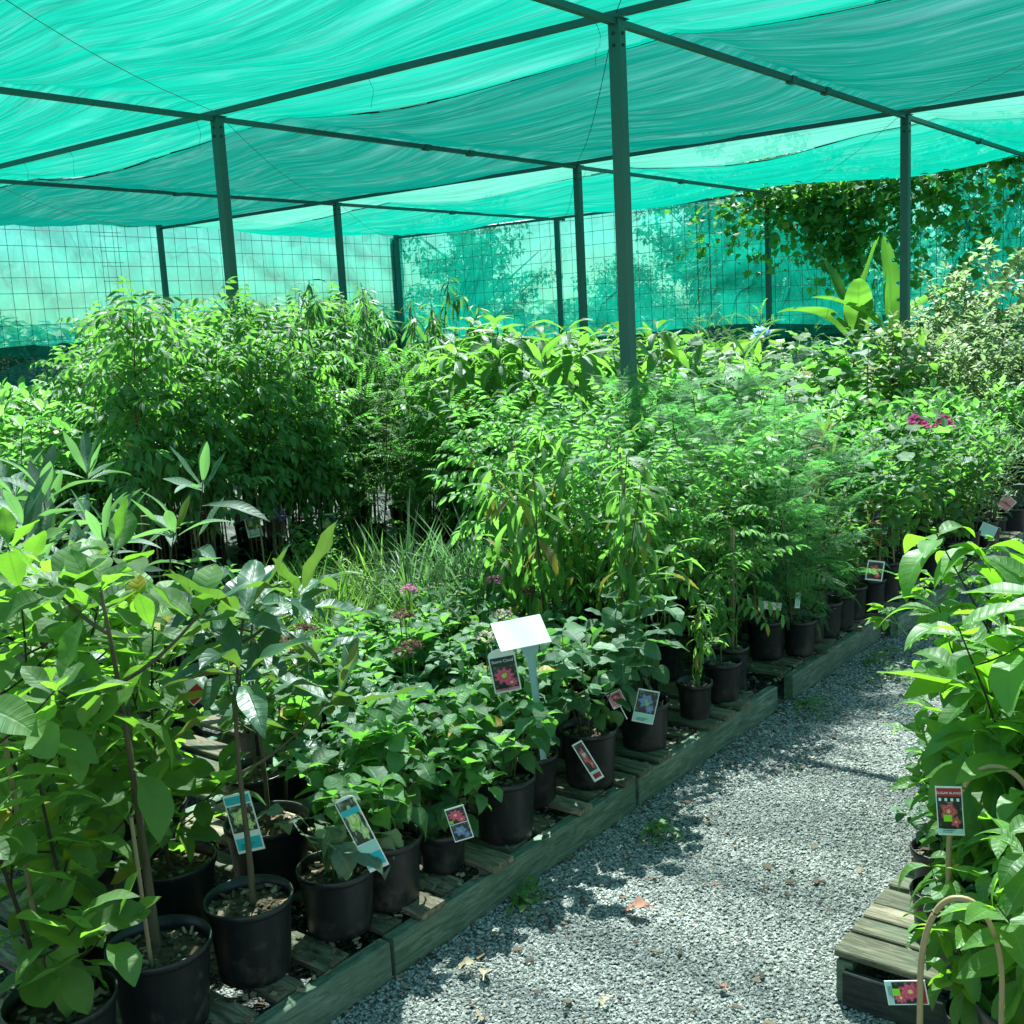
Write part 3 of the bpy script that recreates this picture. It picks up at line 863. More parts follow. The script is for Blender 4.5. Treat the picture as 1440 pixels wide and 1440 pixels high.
def sag(x, y):
    """height of the cloth: rests on the beams and on the diagonal cords, hangs between them"""
    i = max(0, min(len(XL) - 2, int(np.searchsorted(XL, x) - 1)))
    j = max(0, min(len(YL) - 2, int(np.searchsorted(YL, y) - 1)))
    u = (x - XL[i]) / (XL[i + 1] - XL[i])
    v = (y - YL[j]) / (YL[j + 1] - YL[j])
    dg = abs((u - (1 - v)))
    s = (math.sin(PI * min(1, max(0, u))) ** 0.6) * (math.sin(PI * min(1, max(0, v))) ** 0.8)
    return ZR + 0.03 - 0.26 * s * (0.45 + 0.55 * min(1, dg * 2.2))
from mathutils import noise as mn
def canopy_strip(y0, y1, mat, seed, amp):
    nx, ny = 150, int((y1 - y0) / 0.028)
    xs = np.linspace(-14.05, 3.6, nx)
    ys = np.linspace(y0, y1, ny)
    V = []
    for y in ys:
        e = min(1, (y - y0) / 0.35, (y1 - y) / 0.35)
        for x in xs:
            base = sag(x, y)
            near = min(abs(y - yy) for yy in YL)
            f = min(1.0, near / 0.5)
            yy_ = y + 0.22 * mn.noise((x * 0.45, y * 0.5, seed)) + 0.03 * (x + 7)
            wv = mn.noise((x * 0.30, yy_ * 3.2, seed)) * 0.6 + mn.noise((x * 0.55, yy_ * 8.0, seed + 5)) * 0.10 + mn.noise((x * 1.1, yy_ * 1.2, seed + 9)) * 0.3 + mn.noise((x * 0.45, yy_ * 15.0, seed + 2)) * 0.07
            bil = 0.05 * (1 - e) * math.sin(x * 2.1 + seed)
            V.append((x, y + bil * 0.6, max(base + amp * wv * (0.25 + 0.75 * f), ZR + 0.026 if near < 0.05 else -9) + 0.006 * seed))
    V = np.array(V)
    I = np.arange(nx * ny).reshape(ny, nx)
    F = np.stack([I[:-1, :-1], I[:-1, 1:], I[1:, 1:], I[1:, :-1]], -1).reshape(-1, 4)
    o = sh('shade_cloth', mesh_from('shade_cloth', V, F, MT[mat]))
    return V.reshape(ny, nx, 3)
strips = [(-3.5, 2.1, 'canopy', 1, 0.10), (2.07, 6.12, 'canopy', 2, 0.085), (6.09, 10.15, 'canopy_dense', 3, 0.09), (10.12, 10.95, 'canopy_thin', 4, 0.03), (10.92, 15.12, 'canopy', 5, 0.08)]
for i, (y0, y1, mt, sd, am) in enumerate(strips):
    G_ = canopy_strip(y0, y1, mt, sd, am)
    if i:
        e = G_[0][::2] + np.array([0, 0, -0.012])
        e[:, 1] += np.array([0.012 * math.sin(k * 1.7) for k in range(len(e))])
        rd = 0.0065 if i in (2, 4) else 0.003
        hop = [tube(e[k:k + 2] + np.array([0, 0, 0.006 * (k % 3)]), rd * (0.7 + 0.3 * (k % 4 == 0)), rd * 0.5, 5) for k in range(0, len(e) - 2, 1) if k % 7]
        V, F = join(hop + [tube(e, 0.003, 0.003, 4)])
        sh('seam_cord', mesh_from('seam_cord', V, F, MT['rope']))
for i in range(len(XL) - 1):
    for j in range(len(YL) - 1):
        p = np.array((XL[i + 1], YL[j], ZR + 0.01))
        q = np.array((XL[i], YL[j + 1], ZR + 0.01))
        P = np.array([p + (q - p) * t + np.array([0, 0, -0.13 * math.sin(PI * t)]) for t in np.linspace(0, 1, 14)])
        V, F = tube(P, 0.0022, 0.0022, 4)
        sh('diagonal_cord', mesh_from('diagonal_cord', V, F, MT['rope']))
# loose ends of tie wire hanging from the beams
for x, y in ((-6.95, 5.42), (-8.6, 5.42), (-9.3, 5.42), (-6.66, 10.0), (-3.5, 5.43), (-5.2, 5.42)):
    r = random.Random(int(x * 50))
    P = [(x + 0.03 * math.sin(k) * k * 0.3, y + 0.01 * k, ZR - 0.02 - k * 0.035 * r.uniform(0.6, 1.2)) for k in range(6)]
    V, F = tube(P, 0.0016, 0.0012, 4)
    sh('tie_wire', mesh_from('tie_wire', V, F, MT['wire']))

# ---- walls: steel mesh panels with cloth behind
def wall(label, p, q, out, posts, z_low, z_top, seed, cell=0.2):
    p, q = Vector(p), Vector(q)
    L = (q - p).length
    ang = math.atan2(q.y - p.y, q.x - p.x)
    t = thing('mesh_fence', label, 'fence', (p.x, p.y, 0), ang)
    r = random.Random(seed)
    # the wires, panel by panel with doubled laps
    parts = []
    pl_ = 6.0
    n = max(1, int(round(L / pl_)))
    for k in range(n):
        a0, a1 = L * k / n - (0.35 if k else 0), L * (k + 1) / n
        sk = r.uniform(-0.012, 0.012)
        dy = 0.008 * (k % 2)
        x = a0
        while x <= a1:
            parts.append(tube([(x, dy, 0.05), (x + sk * 1.5, dy, 1.6), (x + sk * 3, dy, z_top + 0.05)], 0.0034, 0.0034, 4))
            x += cell
        z = 0.12 + r.uniform(0, 0.1)
        while z < z_top + 0.05:
            parts.append(tube([(a0, dy + 0.007, z), ((a0 + a1) / 2, dy + 0.007, z + sk * 3), (a1, dy + 0.007, z + sk)], 0.0034, 0.0034, 4))
            z += cell
    V, F = join(parts)
    link('wire_mesh', mesh_from('wire_mesh', V, F, MT['wire']), t, kind='stuff')
    # cloth skins
    def skin(z0, z1, mat, off, amp, sd, nz_=26):
        nx = int(L / 0.12)
        V = []
        for j in range(nz_ + 1):
            for i in range(nx + 1):
                x = L * i / nx
                z = z0 + (z1 - z0) * j / nz_
                w_ = mn.noise((x * 0.7 + z * 0.9, z * 1.1, sd)) + 0.5 * mn.noise((x * 2.2 - z * 2.4, z * 1.5, sd + 3))
                V.append((x, off * out + out * amp * abs(w_), z + (0.05 * math.sin(x * 1.3 + sd) if j in (0, nz_) else 0)))
        I = np.arange((nx + 1) * (nz_ + 1)).reshape(nz_ + 1, nx + 1)
        F = np.stack([I[:-1, :-1], I[:-1, 1:], I[1:, 1:], I[1:, :-1]], -1).reshape(-1, 4)
        return mesh_from('cloth', np.array(V), F, MT[mat])
    link('cloth', skin(z_low - 0.1, z_top + 0.13, 'wallcloth', 0.05, 0.10, seed), t)
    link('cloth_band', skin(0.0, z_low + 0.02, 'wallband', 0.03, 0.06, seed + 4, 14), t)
    for x in posts:
        s = 0.032
        V = np.array([(x + px, -0.045 * out + py, zz) for zz in (0, 1.5, z_top + 0.06) for px, py in ((-s, -s), (s, -s), (s, s), (-s, s))])
        F = np.array([[i * 4 + k, i * 4 + (k + 1) % 4, (i + 1) * 4 + (k + 1) % 4, (i + 1) * 4 + k] for i in range(2) for k in range(4)])
        link('fence_post', mesh_from('fence_post', V, F, MT['steel'], smooth=False), t)
    return t, L, ang
wallL, LL, _ = wall('steel mesh wall with creased green cloth along the left side of the shade house', (-13.9, -2.0, 0), (-13.9, 15.12, 0), 1, (2.9, 7.45, 12.0, 16.85), 1.66, 3.24, 3)
wallB, LB, _ = wall('steel mesh wall with thin green cloth across the far end of the shade house', (-14.02, 14.95, 0), (5.0, 14.95, 0), 1, (0.02, 3.55, 7.1, 10.5, 13.9), 1.42, 3.2, 8)
# ================================================================== WORLD BEYOND THE WALLS
def tree_proto(seed, h, cr):
    r = random.Random(seed)
    lines = []
    P = [(0, 0, 0)]
    for i in range(1, 7):
        P.append((P[-1][0] + r.uniform(-0.2, 0.2), P[-1][1] + r.uniform(-0.2, 0.2), h * 0.75 * i / 6))
    lines.append((np.array(P), h * 0.028, h * 0.008))
    pl = []
    for k in range(16):
        t = 0.3 + 0.7 * k / 16
        i = min(5, int(t * 6))
        p = np.array(P[i])
        az = k * 2.4 + r.uniform(-0.4, 0.4)
        ll = cr * r.uniform(0.6, 1.1) * (1.2 - 0.6 * t)
        bp = [p + np.array([math.cos(az) * ll * u, math.sin(az) * ll * u, ll * 0.8 * u]) for u in (0, 0.3, 0.6, 1)]
        lines.append((np.array(bp), h * 0.01, h * 0.002))
        for q in range(5):
            c0 = bp[1 + q % 3] + np.array([r.gauss(0, cr * 0.16) for _ in range(3)])
            rr = cr * r.uniform(0.14, 0.3)
            for _ in range(75):
                d = np.array([r.gauss(0, 1) for _ in range(3)])
                d /= np.linalg.norm(d)
                pl.append((r.randrange(2), mat_dir(c0 + d * rr * r.uniform(0.5, 1.0) * np.array([1, 1, 0.7]), r.uniform(0, 6.3), r.uniform(-0.9, 0.5), r.uniform(-0.6, 0.6), r.uniform(0.8, 1.6) * h / 6)))
    V, F, U = bake(pl, GEO['tree'])
    Vt, Ft = join([tube(p, a, b, 7) for p, a, b in lines])
    return mesh_from('trunk', Vt, Ft, MT['stem']), mesh_from('crown', V, F, LM['tree'], U)
TP = [tree_proto(1, 6.0, 2.3), tree_proto(2, 7.5, 2.6), tree_proto(3, 5.0, 2.1)]
trees = [(-22, 27, 0, 1.0, 'tree showing as a soft shadow through the far cloth wall, nearest the corner'),
         (-16.5, 26, 2, 0.75, 'low bushy tree behind the far cloth wall, between corner post and second post'),
         (-16.2, 31, 1, 0.95, 'tall tree behind the far cloth wall, beside the pale gap of sky'),
         (-11.2, 24, 1, 0.85, 'tree whose crown shows through the far cloth wall left of the thick front post'),
         (-8.6, 21, 0, 0.9, 'tree close behind the far cloth wall just right of the thick front post'),
         (-6.2, 24, 2, 1.1, 'bushy tree behind the far cloth wall where the climber begins'),
         (-3.0, 22, 1, 0.8, 'tree behind the leafy climber at the right end of the far wall'),
         (1.0, 25, 0, 1.0, 'tree beyond the right end of the far wall')]
for x, y, k, s, lb in trees:
    t = thing('tree', lb, 'tree', (x, y, -0.03), x * 1.7, 'trees outside the shade house', scale=s)
    link('trunk', TP[k][0], t)
    link('crown', TP[k][1], t, kind='stuff')
# far hedge line
r = random.Random(44)
pl = []
for i in range(15000):
    a = r.uniform(-1.75, 0.35)
    R_ = 48 + r.uniform(-3, 3)
    hmax = 2.6 + 1.5 * mn.noise((a * 9, 0, 1)) + 0.8 * mn.noise((a * 31, 0, 2))
    pl.append((r.randrange(2), mat_dir((R_ * math.sin(a), R_ * math.cos(a), r.uniform(0, hmax)), r.uniform(0, 6.3), r.uniform(-0.6, 0.6), 0, r.uniform(3.5, 6))))
V, F, U = bake(pl, GEO['tree'])
link('far_woodland', mesh_from('far_woodland', V, F, LM['tree'], U), kind='stuff')

# climbing vine over the right part of the far wall
r = random.Random(21)
vine = thing('climbing_vine', 'leafy green climber scrambling over the right part of the far mesh wall', 'climber', (-4.2, 14.9, 0))
lines, pl = [], []
for i in range(135):
    x = r.gauss(-5.7, 0.75) if i % 2 else r.uniform(-7.6, 1.0)
    z0 = 3.2 + r.uniform(-0.1, 0.25) + (0.3 if x > -4.4 else 0)
    P = [np.array([x, 14.90, z0])]
    n = r.randint(4, 13) if -6.9 < x < -4.9 else (r.randint(6, 18) if -4.9 < x < -3.2 else r.randint(3, 10))
    for k in range(n):
        P.append(P[-1] + np.array([r.uniform(-0.16, 0.16) + 0.01, r.uniform(-0.06, 0.04), -r.uniform(0.05, 0.14)]))
        P[-1][1] = min(14.92, max(14.50, P[-1][1]))
    P = np.array(P) - np.array([-4.2, 14.9, 0])
    lines.append((P, 0.004, 0.002))
    for p in P:
        for _ in range(r.choice((1, 2, 2, 3))):
            q = p + np.array([r.gauss(0, 0.13), -abs(r.gauss(0, 0.13)), r.gauss(0, 0.09)])
            pl.append((r.randrange(2), mat_dir(q, -PI / 2 + r.uniform(-1.6, 1.6), r.uniform(-1.2, 0.35), r.uniform(-0.8, 0.8), r.uniform(0.55, 1.15))))
for i in range(1500):   # the leafy top spilling over the mesh
    x = r.uniform(-7.2, 1.4) + 4.2
    top = 0.30 if x > -0.1 else 0.05
    if mn.noise((x * 1.6, 3.3, 1.0)) < -0.25:
        continue
    pl.append((r.randrange(2), mat_dir(np.array([x, r.gauss(-0.1, 0.22), 3.16 + top + r.gauss(0, 0.15)]), r.uniform(0, 6.28), r.uniform(-0.7, 0.6), r.uniform(-0.7, 0.7), r.uniform(0.5, 1.2))))
for i in range(70):     # bare hanging stems
    x = r.uniform(-2.6, 0.9)
    z = r.uniform(2.4, 3.1)
    P = [np.array([x, -0.06, z])]
    for k in range(7):
        P.append(P[-1] + np.array([r.uniform(-0.12, 0.12), r.uniform(-0.03, 0.02), -r.uniform(0.04, 0.18)]))
    lines.append((np.array(P), 0.0028, 0.0018))
V, F = join([tube(p, a, b, 4) for p, a, b in lines])
link('stem', mesh_from('stem', V, F, MT['stem_dark']), vine, kind='stuff')
V, F, U = bake(pl, GEO['ivy'])
link('foliage', mesh_from('foliage', V, F, LM['ivy'], U), vine, kind='stuff')

# ================================================================== PALLETS
def pallet(label, x_edge, y0, y1, side=-1, depth=1.1, seed=0, kind='left', group=None, h=0.115, missing=()):
    """x_edge: edge beside the path; the deck runs away from it (side -1 = towards -x)"""
    r = random.Random(seed)
    t = thing('timber_pallet', label, 'pallet', (x_edge, (y0 + y1) / 2, 0), 0, group)
    Ly = y1 - y0
    for k, fx in enumerate((0.0225, depth / 2, depth - 0.0225)):
        me = bevel_box('bearer', 0.04, Ly, h - 0.022 if k else h - 0.008, MT['board'], 0.004, r, 0.0012)
        link('bearer', me, t, Matrix.Translation((side * fx, 0, 0)))
    y = -Ly / 2 + 0.045
    i = 0
    while y < Ly / 2 - 0.03:
        w_ = r.choice((0.085, 0.09, 0.095, 0.07))
        if i not in missing:
            ins = 0.048 if kind == 'left' and r.random() < 0.72 else -0.004
            zt = h - 0.021 if ins > 0 else h - 0.006
            Lx = depth - ins - r.uniform(0, 0.02)
            me = bevel_box('slat', Lx, w_, 0.019, MT['slat' if r.random() < 0.55 else 'slat_dark'], 0.003, r, 0.0015)
            link('slat', me, t, Matrix.Translation((side * (ins + Lx / 2), y, zt)) @ Matrix.Rotation(r.uniform(-0.012, 0.012), 4, 'Z'))
        y += w_ + (r.uniform(0.03, 0.07) if kind == 'left' else r.uniform(0.006, 0.014))
        i += 1
    if kind == 'right':
        for e in (-1, 1):
            me = bevel_box('end_board', depth - 0.05, 0.02, h - 0.024, MT['board_dark'], 0.003, r, 0.001)
            link('end_board', me, t, Matrix.Translation((side * (depth / 2), e * (Ly / 2 + 0.0115), 0)))
    return t
ordn = ['first', 'second', 'third', 'fourth', 'fifth', 'sixth', 'seventh', 'eighth', 'ninth', 'tenth', 'eleventh', 'twelfth', 'thirteenth']
GP = 'timber pallets along the left edge of the gravel path'
pal = [(0.72, 1.885, 'mossy timber pallet at the bottom left corner under the nearest black pots'),
       (1.90, 3.085, 'timber pallet with greenish front board under the teal-labelled and flared hydrangea pots'),
       (3.11, 4.215, 'timber pallet with long green-grey front board ending at the small grey pot'),
       (4.37, 5.44, 'short stepped pallet with a proud top slat just past the gap in the row'),
       (5.47, 6.6, 'far timber pallet where the row bends behind the bright right-hand leaves'),
       (6.65, 7.9, 'farthest timber pallet of the left row, deep in the shade')]
for i, (a, b, lb) in enumerate(pal):
    pallet(lb, -1.945 if i < 4 else -1.87, a, b, seed=i + 3)
for i, (a, b) in enumerate(((1.0, 2.2), (2.22, 3.4), (3.42, 4.6), (4.62, 5.8))):
    pallet(f'{ordn[i]} pallet from the near end in the hidden second row under the shrubs', -3.08, a, b, seed=i + 30, group='second row of pallets under the shrubs')
pallet('weathered grey pallet with closely laid boards on the right of the path', -0.975, 2.415, 3.55, side=1, depth=1.1, seed=91, kind='right')
pallet('second grey pallet on the right of the path, hidden under leaves', -0.96, 3.6, 4.8, side=1, depth=1.1, seed=92, kind='right')

# bark, dry leaf crumbs and soil fallen between and on the slats
def litter(n, x0, x1, y0, y1, z, seed):
    r = random.Random(seed)
    out = []
    for i in range(n):
        l, w_ = r.uniform(0.004, 0.014), r.uniform(0.003, 0.008)
        m = mat_dir((r.uniform(x0, x1), r.uniform(y0, y1), z + r.uniform(0, 0.003)), r.uniform(0, 6), r.uniform(-0.35, 0.35), r.uniform(-0.4, 0.4))
        out.append((boxV(-l, l, -w_, w_, -0.001, 0.001) @ m[:3, :3].T + m[:3, 3], BOXF))
    return out
V, F = join(litter(1500, -2.6, -1.96, 0.9, 5.6, 0.116, 1) + litter(2600, -3.0, -1.93, 0.9, 5.6, 0.006, 2) + litter(110, -1.93, -1.6, 1.7, 5.8, 0.008, 3) + litter(300, -0.95, -0.4, 2.42, 4.0, 0.119, 4) + litter(60, -1.6, -1.0, 1.9, 4.8, 0.009, 5))
link('bark_litter', mesh_from('bark_litter', V, F, MT['chip'], smooth=False), kind='stuff')

# ================================================================== PLANTS
PZ = 0.115
def pot_only_geo():
    pass

def flower_head(r, R, n, mat, flat=0.7, ps=0.008):
    lf = leaf_geo(ps, ps * 0.9, 0.8, 0.7, 0.1, 0.2, 0, 2, 0, 3)
    pl = []
    for i in range(n):
        d = np.array([r.gauss(0, 1), r.gauss(0, 1), abs(r.gauss(0.3, 0.8))])
        d /= np.linalg.norm(d)
        p = d * R * np.array([1, 1, flat]) * r.uniform(0.75, 1)
        for q in range(4):
            pl.append((0, mat_dir(p, q * PI / 2 + r.uniform(0, 1), r.uniform(-0.1, 1.3), r.uniform(-0.9, 0.9), r.uniform(0.8, 1.2))))
    V, F, U = bake(pl, [lf])
    return mesh_from('flower', V, F, mat, U)
FM = dict(
 pink=leaf_mat('pink_petal', (0.55, 0.22, 0.26), (0.5, 0.22, 0.26), (0.7, 0.3, 0.35), 0.6, 0.2, 0.3, 0.2, 0, 1, yel=0),
 magenta=leaf_mat('magenta_petal', (0.60, 0.10, 0.22), (0.5, 0.1, 0.2), (0.8, 0.15, 0.3), 0.6, 0.2, 0.3, 0.2, 0, 1, yel=0),
 cream=leaf_mat('cream_petal', (0.60, 0.55, 0.30), (0.55, 0.5, 0.3), (0.7, 0.65, 0.35), 0.6, 0.2, 0.3, 0.2, 0, 1, yel=0),
 dry=leaf_mat('dry_petal', (0.17, 0.115, 0.07), (0.3, 0.18, 0.1), (0.35, 0.2, 0.1), 0.8, 0.1, 0.2, 0.4, 0, 1, yel=0),
 lilac=leaf_mat('lilac_petal', (0.50, 0.38, 0.62), (0.5, 0.38, 0.6), (0.6, 0.45, 0.7), 0.6, 0.2, 0.3, 0.2, 0, 1, yel=0),
 blue=leaf_mat('blue_petal', (0.20, 0.28, 0.62), (0.2, 0.28, 0.6), (0.3, 0.4, 0.8), 0.6, 0.2, 0.3, 0.2, 0, 1, yel=0),
 palebl=leaf_mat('pale_blue_petal', (0.5, 0.72, 0.75), (0.5, 0.72, 0.75), (0.6, 0.85, 0.9), 0.6, 0.2, 0.3, 0.2, 0, 1, yel=0),
 yellow=leaf_mat('yellow_petal', (0.75, 0.55, 0.02), (0.7, 0.5, 0.02), (0.9, 0.7, 0.05), 0.6, 0.2, 0.3, 0.2, 0, 1, yel=0))

SP = {}
SP['magnolia'] = Species('magnolia', 'magnolia', 'magnolia', 'stem_dark', dict(ns=2, h=0.76, lean=0.18, base=0.03, nl=19, t0=0.12, pit=(-0.5, 0.5), size=(1.0, 0.95), nb=4, bl=0.20, bn=4, ros=4, rpit=(0.2, 1.1), rsize=0.9, r0=0.006, bt0=0.15), 3, True, 3)
SP['magnolia_bare'] = Species('magnolia_bare', 'magnolia', 'magnolia', 'stem', dict(ns=1, h=0.86, lean=0.12, nl=12, t0=0.45, pit=(-0.5, 0.5), size=(1.0, 0.95), nb=4, bl=0.26, bn=5, ros=4, rpit=(0.2, 1.1), rsize=0.9, r0=0.012, bt0=0.45), 2, True, 5)
SP['glossy'] = Species('glossy', 'glossy', 'glossy', 'stem', dict(ns=1, h=0.82, lean=0.05, nl=6, t0=0.6, pit=(-0.1, 0.4), size=(1.0, 1.0), nb=4, bl=0.34, bn=3, ros=6, rpit=(0.0, 1.0), rsize=1.1, r0=0.010, bt0=0.42), 3, True, 11)
SP['hydrangea'] = Species('hydrangea', 'hydrangea', 'hydrangea', 'stem', dict(ns=7, h=0.30, lean=0.55, base=0.03, nl=4, t0=0.3, pit=(-0.3, 0.4), size=(1.05, 0.9), ros=6, rpit=(0.0, 0.9), rsize=0.75, r0=0.0035, opp=True, hvar=0.4), 4, True, 21)
SP['dark_round'] = Species('dark_round', 'dark_round', 'dark_round', 'stem', dict(ns=5, h=0.40, lean=0.4, base=0.03, nl=4, t0=0.35, pit=(-0.5, 0.3), size=(0.9, 0.8), ros=3, rpit=(-0.1, 0.7), rsize=0.8, r0=0.003, opp=True, hvar=0.4), 3, True, 27)
SP['bushy'] = Species('bushy', 'small', 'hydrangea', 'stem', dict(ns=12, h=0.32, lean=0.5, base=0.03, nl=10, t0=0.2, pit=(-0.2, 0.7), size=(0.9, 0.9), ros=5, rpit=(0.2, 1.0), r0=0.002, opp=True, hvar=0.4), 3, False, 31)
SP['wisteria'] = Species('wisteria', 'wisteria', 'lime', 'stem_green', dict(ns=4, h=0.95, lean=0.22, base=0.04, nl=8, t0=0.30, pit=(0.0, 0.7), size=(0.95, 0.8), nb=1, bl=0.2, bn=2, ros=2, rpit=(0.5, 1.1), rsize=0.6, r0=0.005, wob=0.04), 4, True, 41)
SP['bronze'] = Species('bronze', 'bronze', 'bronze', 'stem', dict(ns=3, h=0.85, lean=0.25, base=0.03, nl=16, t0=0.25, pit=(-1.1, -0.3), size=(1.0, 0.8), nb=2, bl=0.2, bn=5, ros=4, rpit=(-0.6, 0.5), rsize=0.7, r0=0.005), 3, True, 51)
SP['fern'] = Species('fern', 'fern', 'fern', 'stem', dict(ns=3, h=0.88, lean=0.2, base=0.04, nl=14, t0=0.18, pit=(-0.2, 0.8), size=(1.05, 0.85), nb=0, ros=2, rpit=(0.4, 1.0), rsize=0.7, r0=0.004, wob=0.03), 3, False, 61)
SP['locust'] = Species('locust', 'locust', 'locust', 'stem', dict(ns=3, h=1.2, lean=0.2, base=0.04, nl=18, t0=0.25, pit=(-0.3, 0.6), size=(1.0, 0.8), nb=3, bl=0.25, bn=4, ros=2, rsize=0.7, r0=0.005, wob=0.04), 3, False, 71)
SP['seedling'] = Species('seedling', 'seedling', 'seedling', 'stem', dict(ns=2, h=1.55, lean=0.07, base=0.03, nl=16, t0=0.38, pit=(-0.4, 0.5), size=(1.0, 0.9), nb=10, bl=0.26, bn=5, ros=2, rpit=(0.2, 1.0), rsize=0.9, r0=0.007, wob=0.03, bt0=0.42), 4, False, 81)
SP['weeping'] = Species('weeping', 'weeping', 'weeping', 'stem', dict(ns=2, h=1.6, lean=0.10, base=0.03, nl=40, t0=0.25, pit=(-1.2, -0.7), size=(1.0, 0.9), nb=8, bl=0.25, bn=12, ros=5, rpit=(-1.0, 0.2), rsize=0.8, r0=0.006, bt0=0.3, bup=0.3), 3, False, 91)
SP['loquat'] = Species('loquat', 'loquat', 'loquat', 'stem', dict(ns=2, h=0.80, lean=0.18, base=0.03, nl=9, t0=0.35, pit=(-0.3, 0.5), size=(1.0, 0.95), ros=6, rpit=(0.3, 1.25), rsize=0.75, r0=0.006), 3, True, 101)
SP['avocado'] = Species('avocado', 'avocado', 'avocado', 'stem_green', dict(ns=1, h=1.30, lean=0.06, nl=26, t0=0.35, pit=(-0.9, -0.2), size=(1.0, 0.85), nb=4, bl=0.22, bn=6, ros=6, rpit=(-0.3, 0.8), rsize=0.7, r0=0.008), 3, True, 111)
SP['vine'] = Species('vine', 'vine', 'vine', 'stem_dark', dict(ns=3, h=0.55, lean=0.5, base=0.04, nl=8, t0=0.2, pit=(-0.7, 0.3), size=(1.0, 0.9), nb=2, bl=0.16, bn=3, ros=3, rpit=(-0.2, 0.8), rsize=0.8, r0=0.004, opp=True), 4, True, 121)
SP['trifoliate'] = Species('trifoliate', 'trifoliate', 'vine', 'stem_green', dict(ns=5, h=0.50, lean=0.6, base=0.04, nl=7, t0=0.2, pit=(-0.2, 0.5), size=(1.0, 0.85), nb=1, bl=0.15, bn=3, ros=2, rsize=0.8, r0=0.003), 3, True, 131)
SP['ginger'] = Species('ginger', 'ginger', 'ginger', 'stem_green', dict(ns=6, h=0.95, lean=0.35, base=0.05, nl=8, t0=0.3, pit=(0.3, 0.9), size=(1.0, 0.9), ros=1, rpit=(1.0, 1.3), r0=0.006), 3, False, 141)
SP['hibiscus'] = Species('hibiscus', 'hibiscus', 'hibiscus', 'stem', dict(ns=3, h=1.0, lean=0.25, base=0.04, nl=9, t0=0.35, pit=(-0.3, 0.5), size=(0.9, 0.7), nb=3, bl=0.25, bn=4, ros=2, rsize=0.6, r0=0.006), 3, False, 151)
SP['oleander'] = Species('oleander', 'oleander', 'oleander', 'stem', dict(ns=7, h=0.72, lean=0.35, base=0.05, nl=14, t0=0.2, pit=(0.0, 0.9), size=(0.9, 0.9), ros=5, rpit=(0.3, 1.2), rsize=0.8, r0=0.004, hvar=0.35), 3, False, 161)
SP['croton'] = Species('croton', 'croton', 'croton', 'stem', dict(ns=6, h=0.70, lean=0.3, base=0.05, nl=12, t0=0.3, pit=(-0.2, 0.7), size=(0.9, 0.9), ros=10, rpit=(0.2, 1.3), rsize=0.9, r0=0.004, hvar=0.4), 3, False, 171)
SP['shrub'] = Species('shrub', 'small', 'seedling', 'stem', dict(ns=6, h=0.80, lean=0.28, base=0.05, nl=22, t0=0.15, pit=(-0.3, 0.6), size=(1.3, 1.1), nb=5, bl=0.2, bn=9, ros=4, rsize=1.0, r0=0.004, hvar=0.35), 4, False, 181)
SP['limeshrub'] = Species('limeshrub', 'small', 'lime', 'stem', dict(ns=6, h=0.80, lean=0.28, base=0.05, nl=20, t0=0.15, pit=(-0.3, 0.6), size=(1.5, 1.3), nb=5, bl=0.2, bn=8, ros=4, rsize=1.2, r0=0.004, hvar=0.35), 3, False, 183)
SP['variegated'] = Species('variegated', 'small', 'variegated', 'stem', dict(ns=5, h=1.5, lean=0.22, base=0.05, nl=26, t0=0.25, pit=(-0.3, 0.5), size=(1.6, 1.4), nb=9, bl=0.35, bn=9, ros=4, rsize=1.4, r0=0.006, hvar=0.35), 3, False, 191)
SP['bigvine'] = Species('bigvine', 'hibiscus', 'seedling', 'stem', dict(ns=4, h=0.9, lean=0.3, base=0.05, nl=10, t0=0.2, pit=(-0.6, 0.4), size=(0.65, 0.55), nb=3, bl=0.2, bn=5, ros=2, rsize=0.5, r0=0.004), 3, False, 201)

# ---- front left: soft-leaved magnolias
P = plant
P(SP['magnolia'], 'potted_magnolia', 'soft-leaved magnolia in the pot cut by the bottom left corner, lower leaves hanging', 'magnolia', (-2.13, 1.10, PZ), 0, 0.4, 1.0, (0.23, 0.20), stakes=1)
P(SP['magnolia_bare'], 'potted_magnolia', 'magnolia with thick trunk and thin cane, second pot from the bottom left', 'magnolia', (-2.14, 1.35, PZ), 1, 2.1, 0.98, (0.235, 0.20), stakes=1, stake_h=0.4, leafprob=0.8)
mg = [(-2.42, 1.30, 2, 1.06, 'broad-leaved magnolia with a yellow-green top leaf, behind the corner pot'),
      (-2.47, 1.62, 0, 0.90, 'magnolia in the pot behind and right of the thick-trunked one'),
      (-2.75, 1.50, 1, 1.10, 'magnolia with leaves touching the left picture edge, middle of the clump'),
      (-2.84, 1.80, 2, 0.85, 'magnolia at the back right of the left-hand clump, below the dark loquats'),
      (-3.05, 1.72, 0, 1.05, 'magnolia at the back left of the clump by the picture edge'),
      (-2.16, 0.84, 1, 0.92, 'magnolia standing nearest the camera on the left pallet')]
for i, (x, y, v, s, lb) in enumerate(mg):
    P(SP['magnolia'], 'potted_magnolia', lb, 'magnolia', (x, y, PZ), v, i * 1.3, s, (0.235, 0.20))
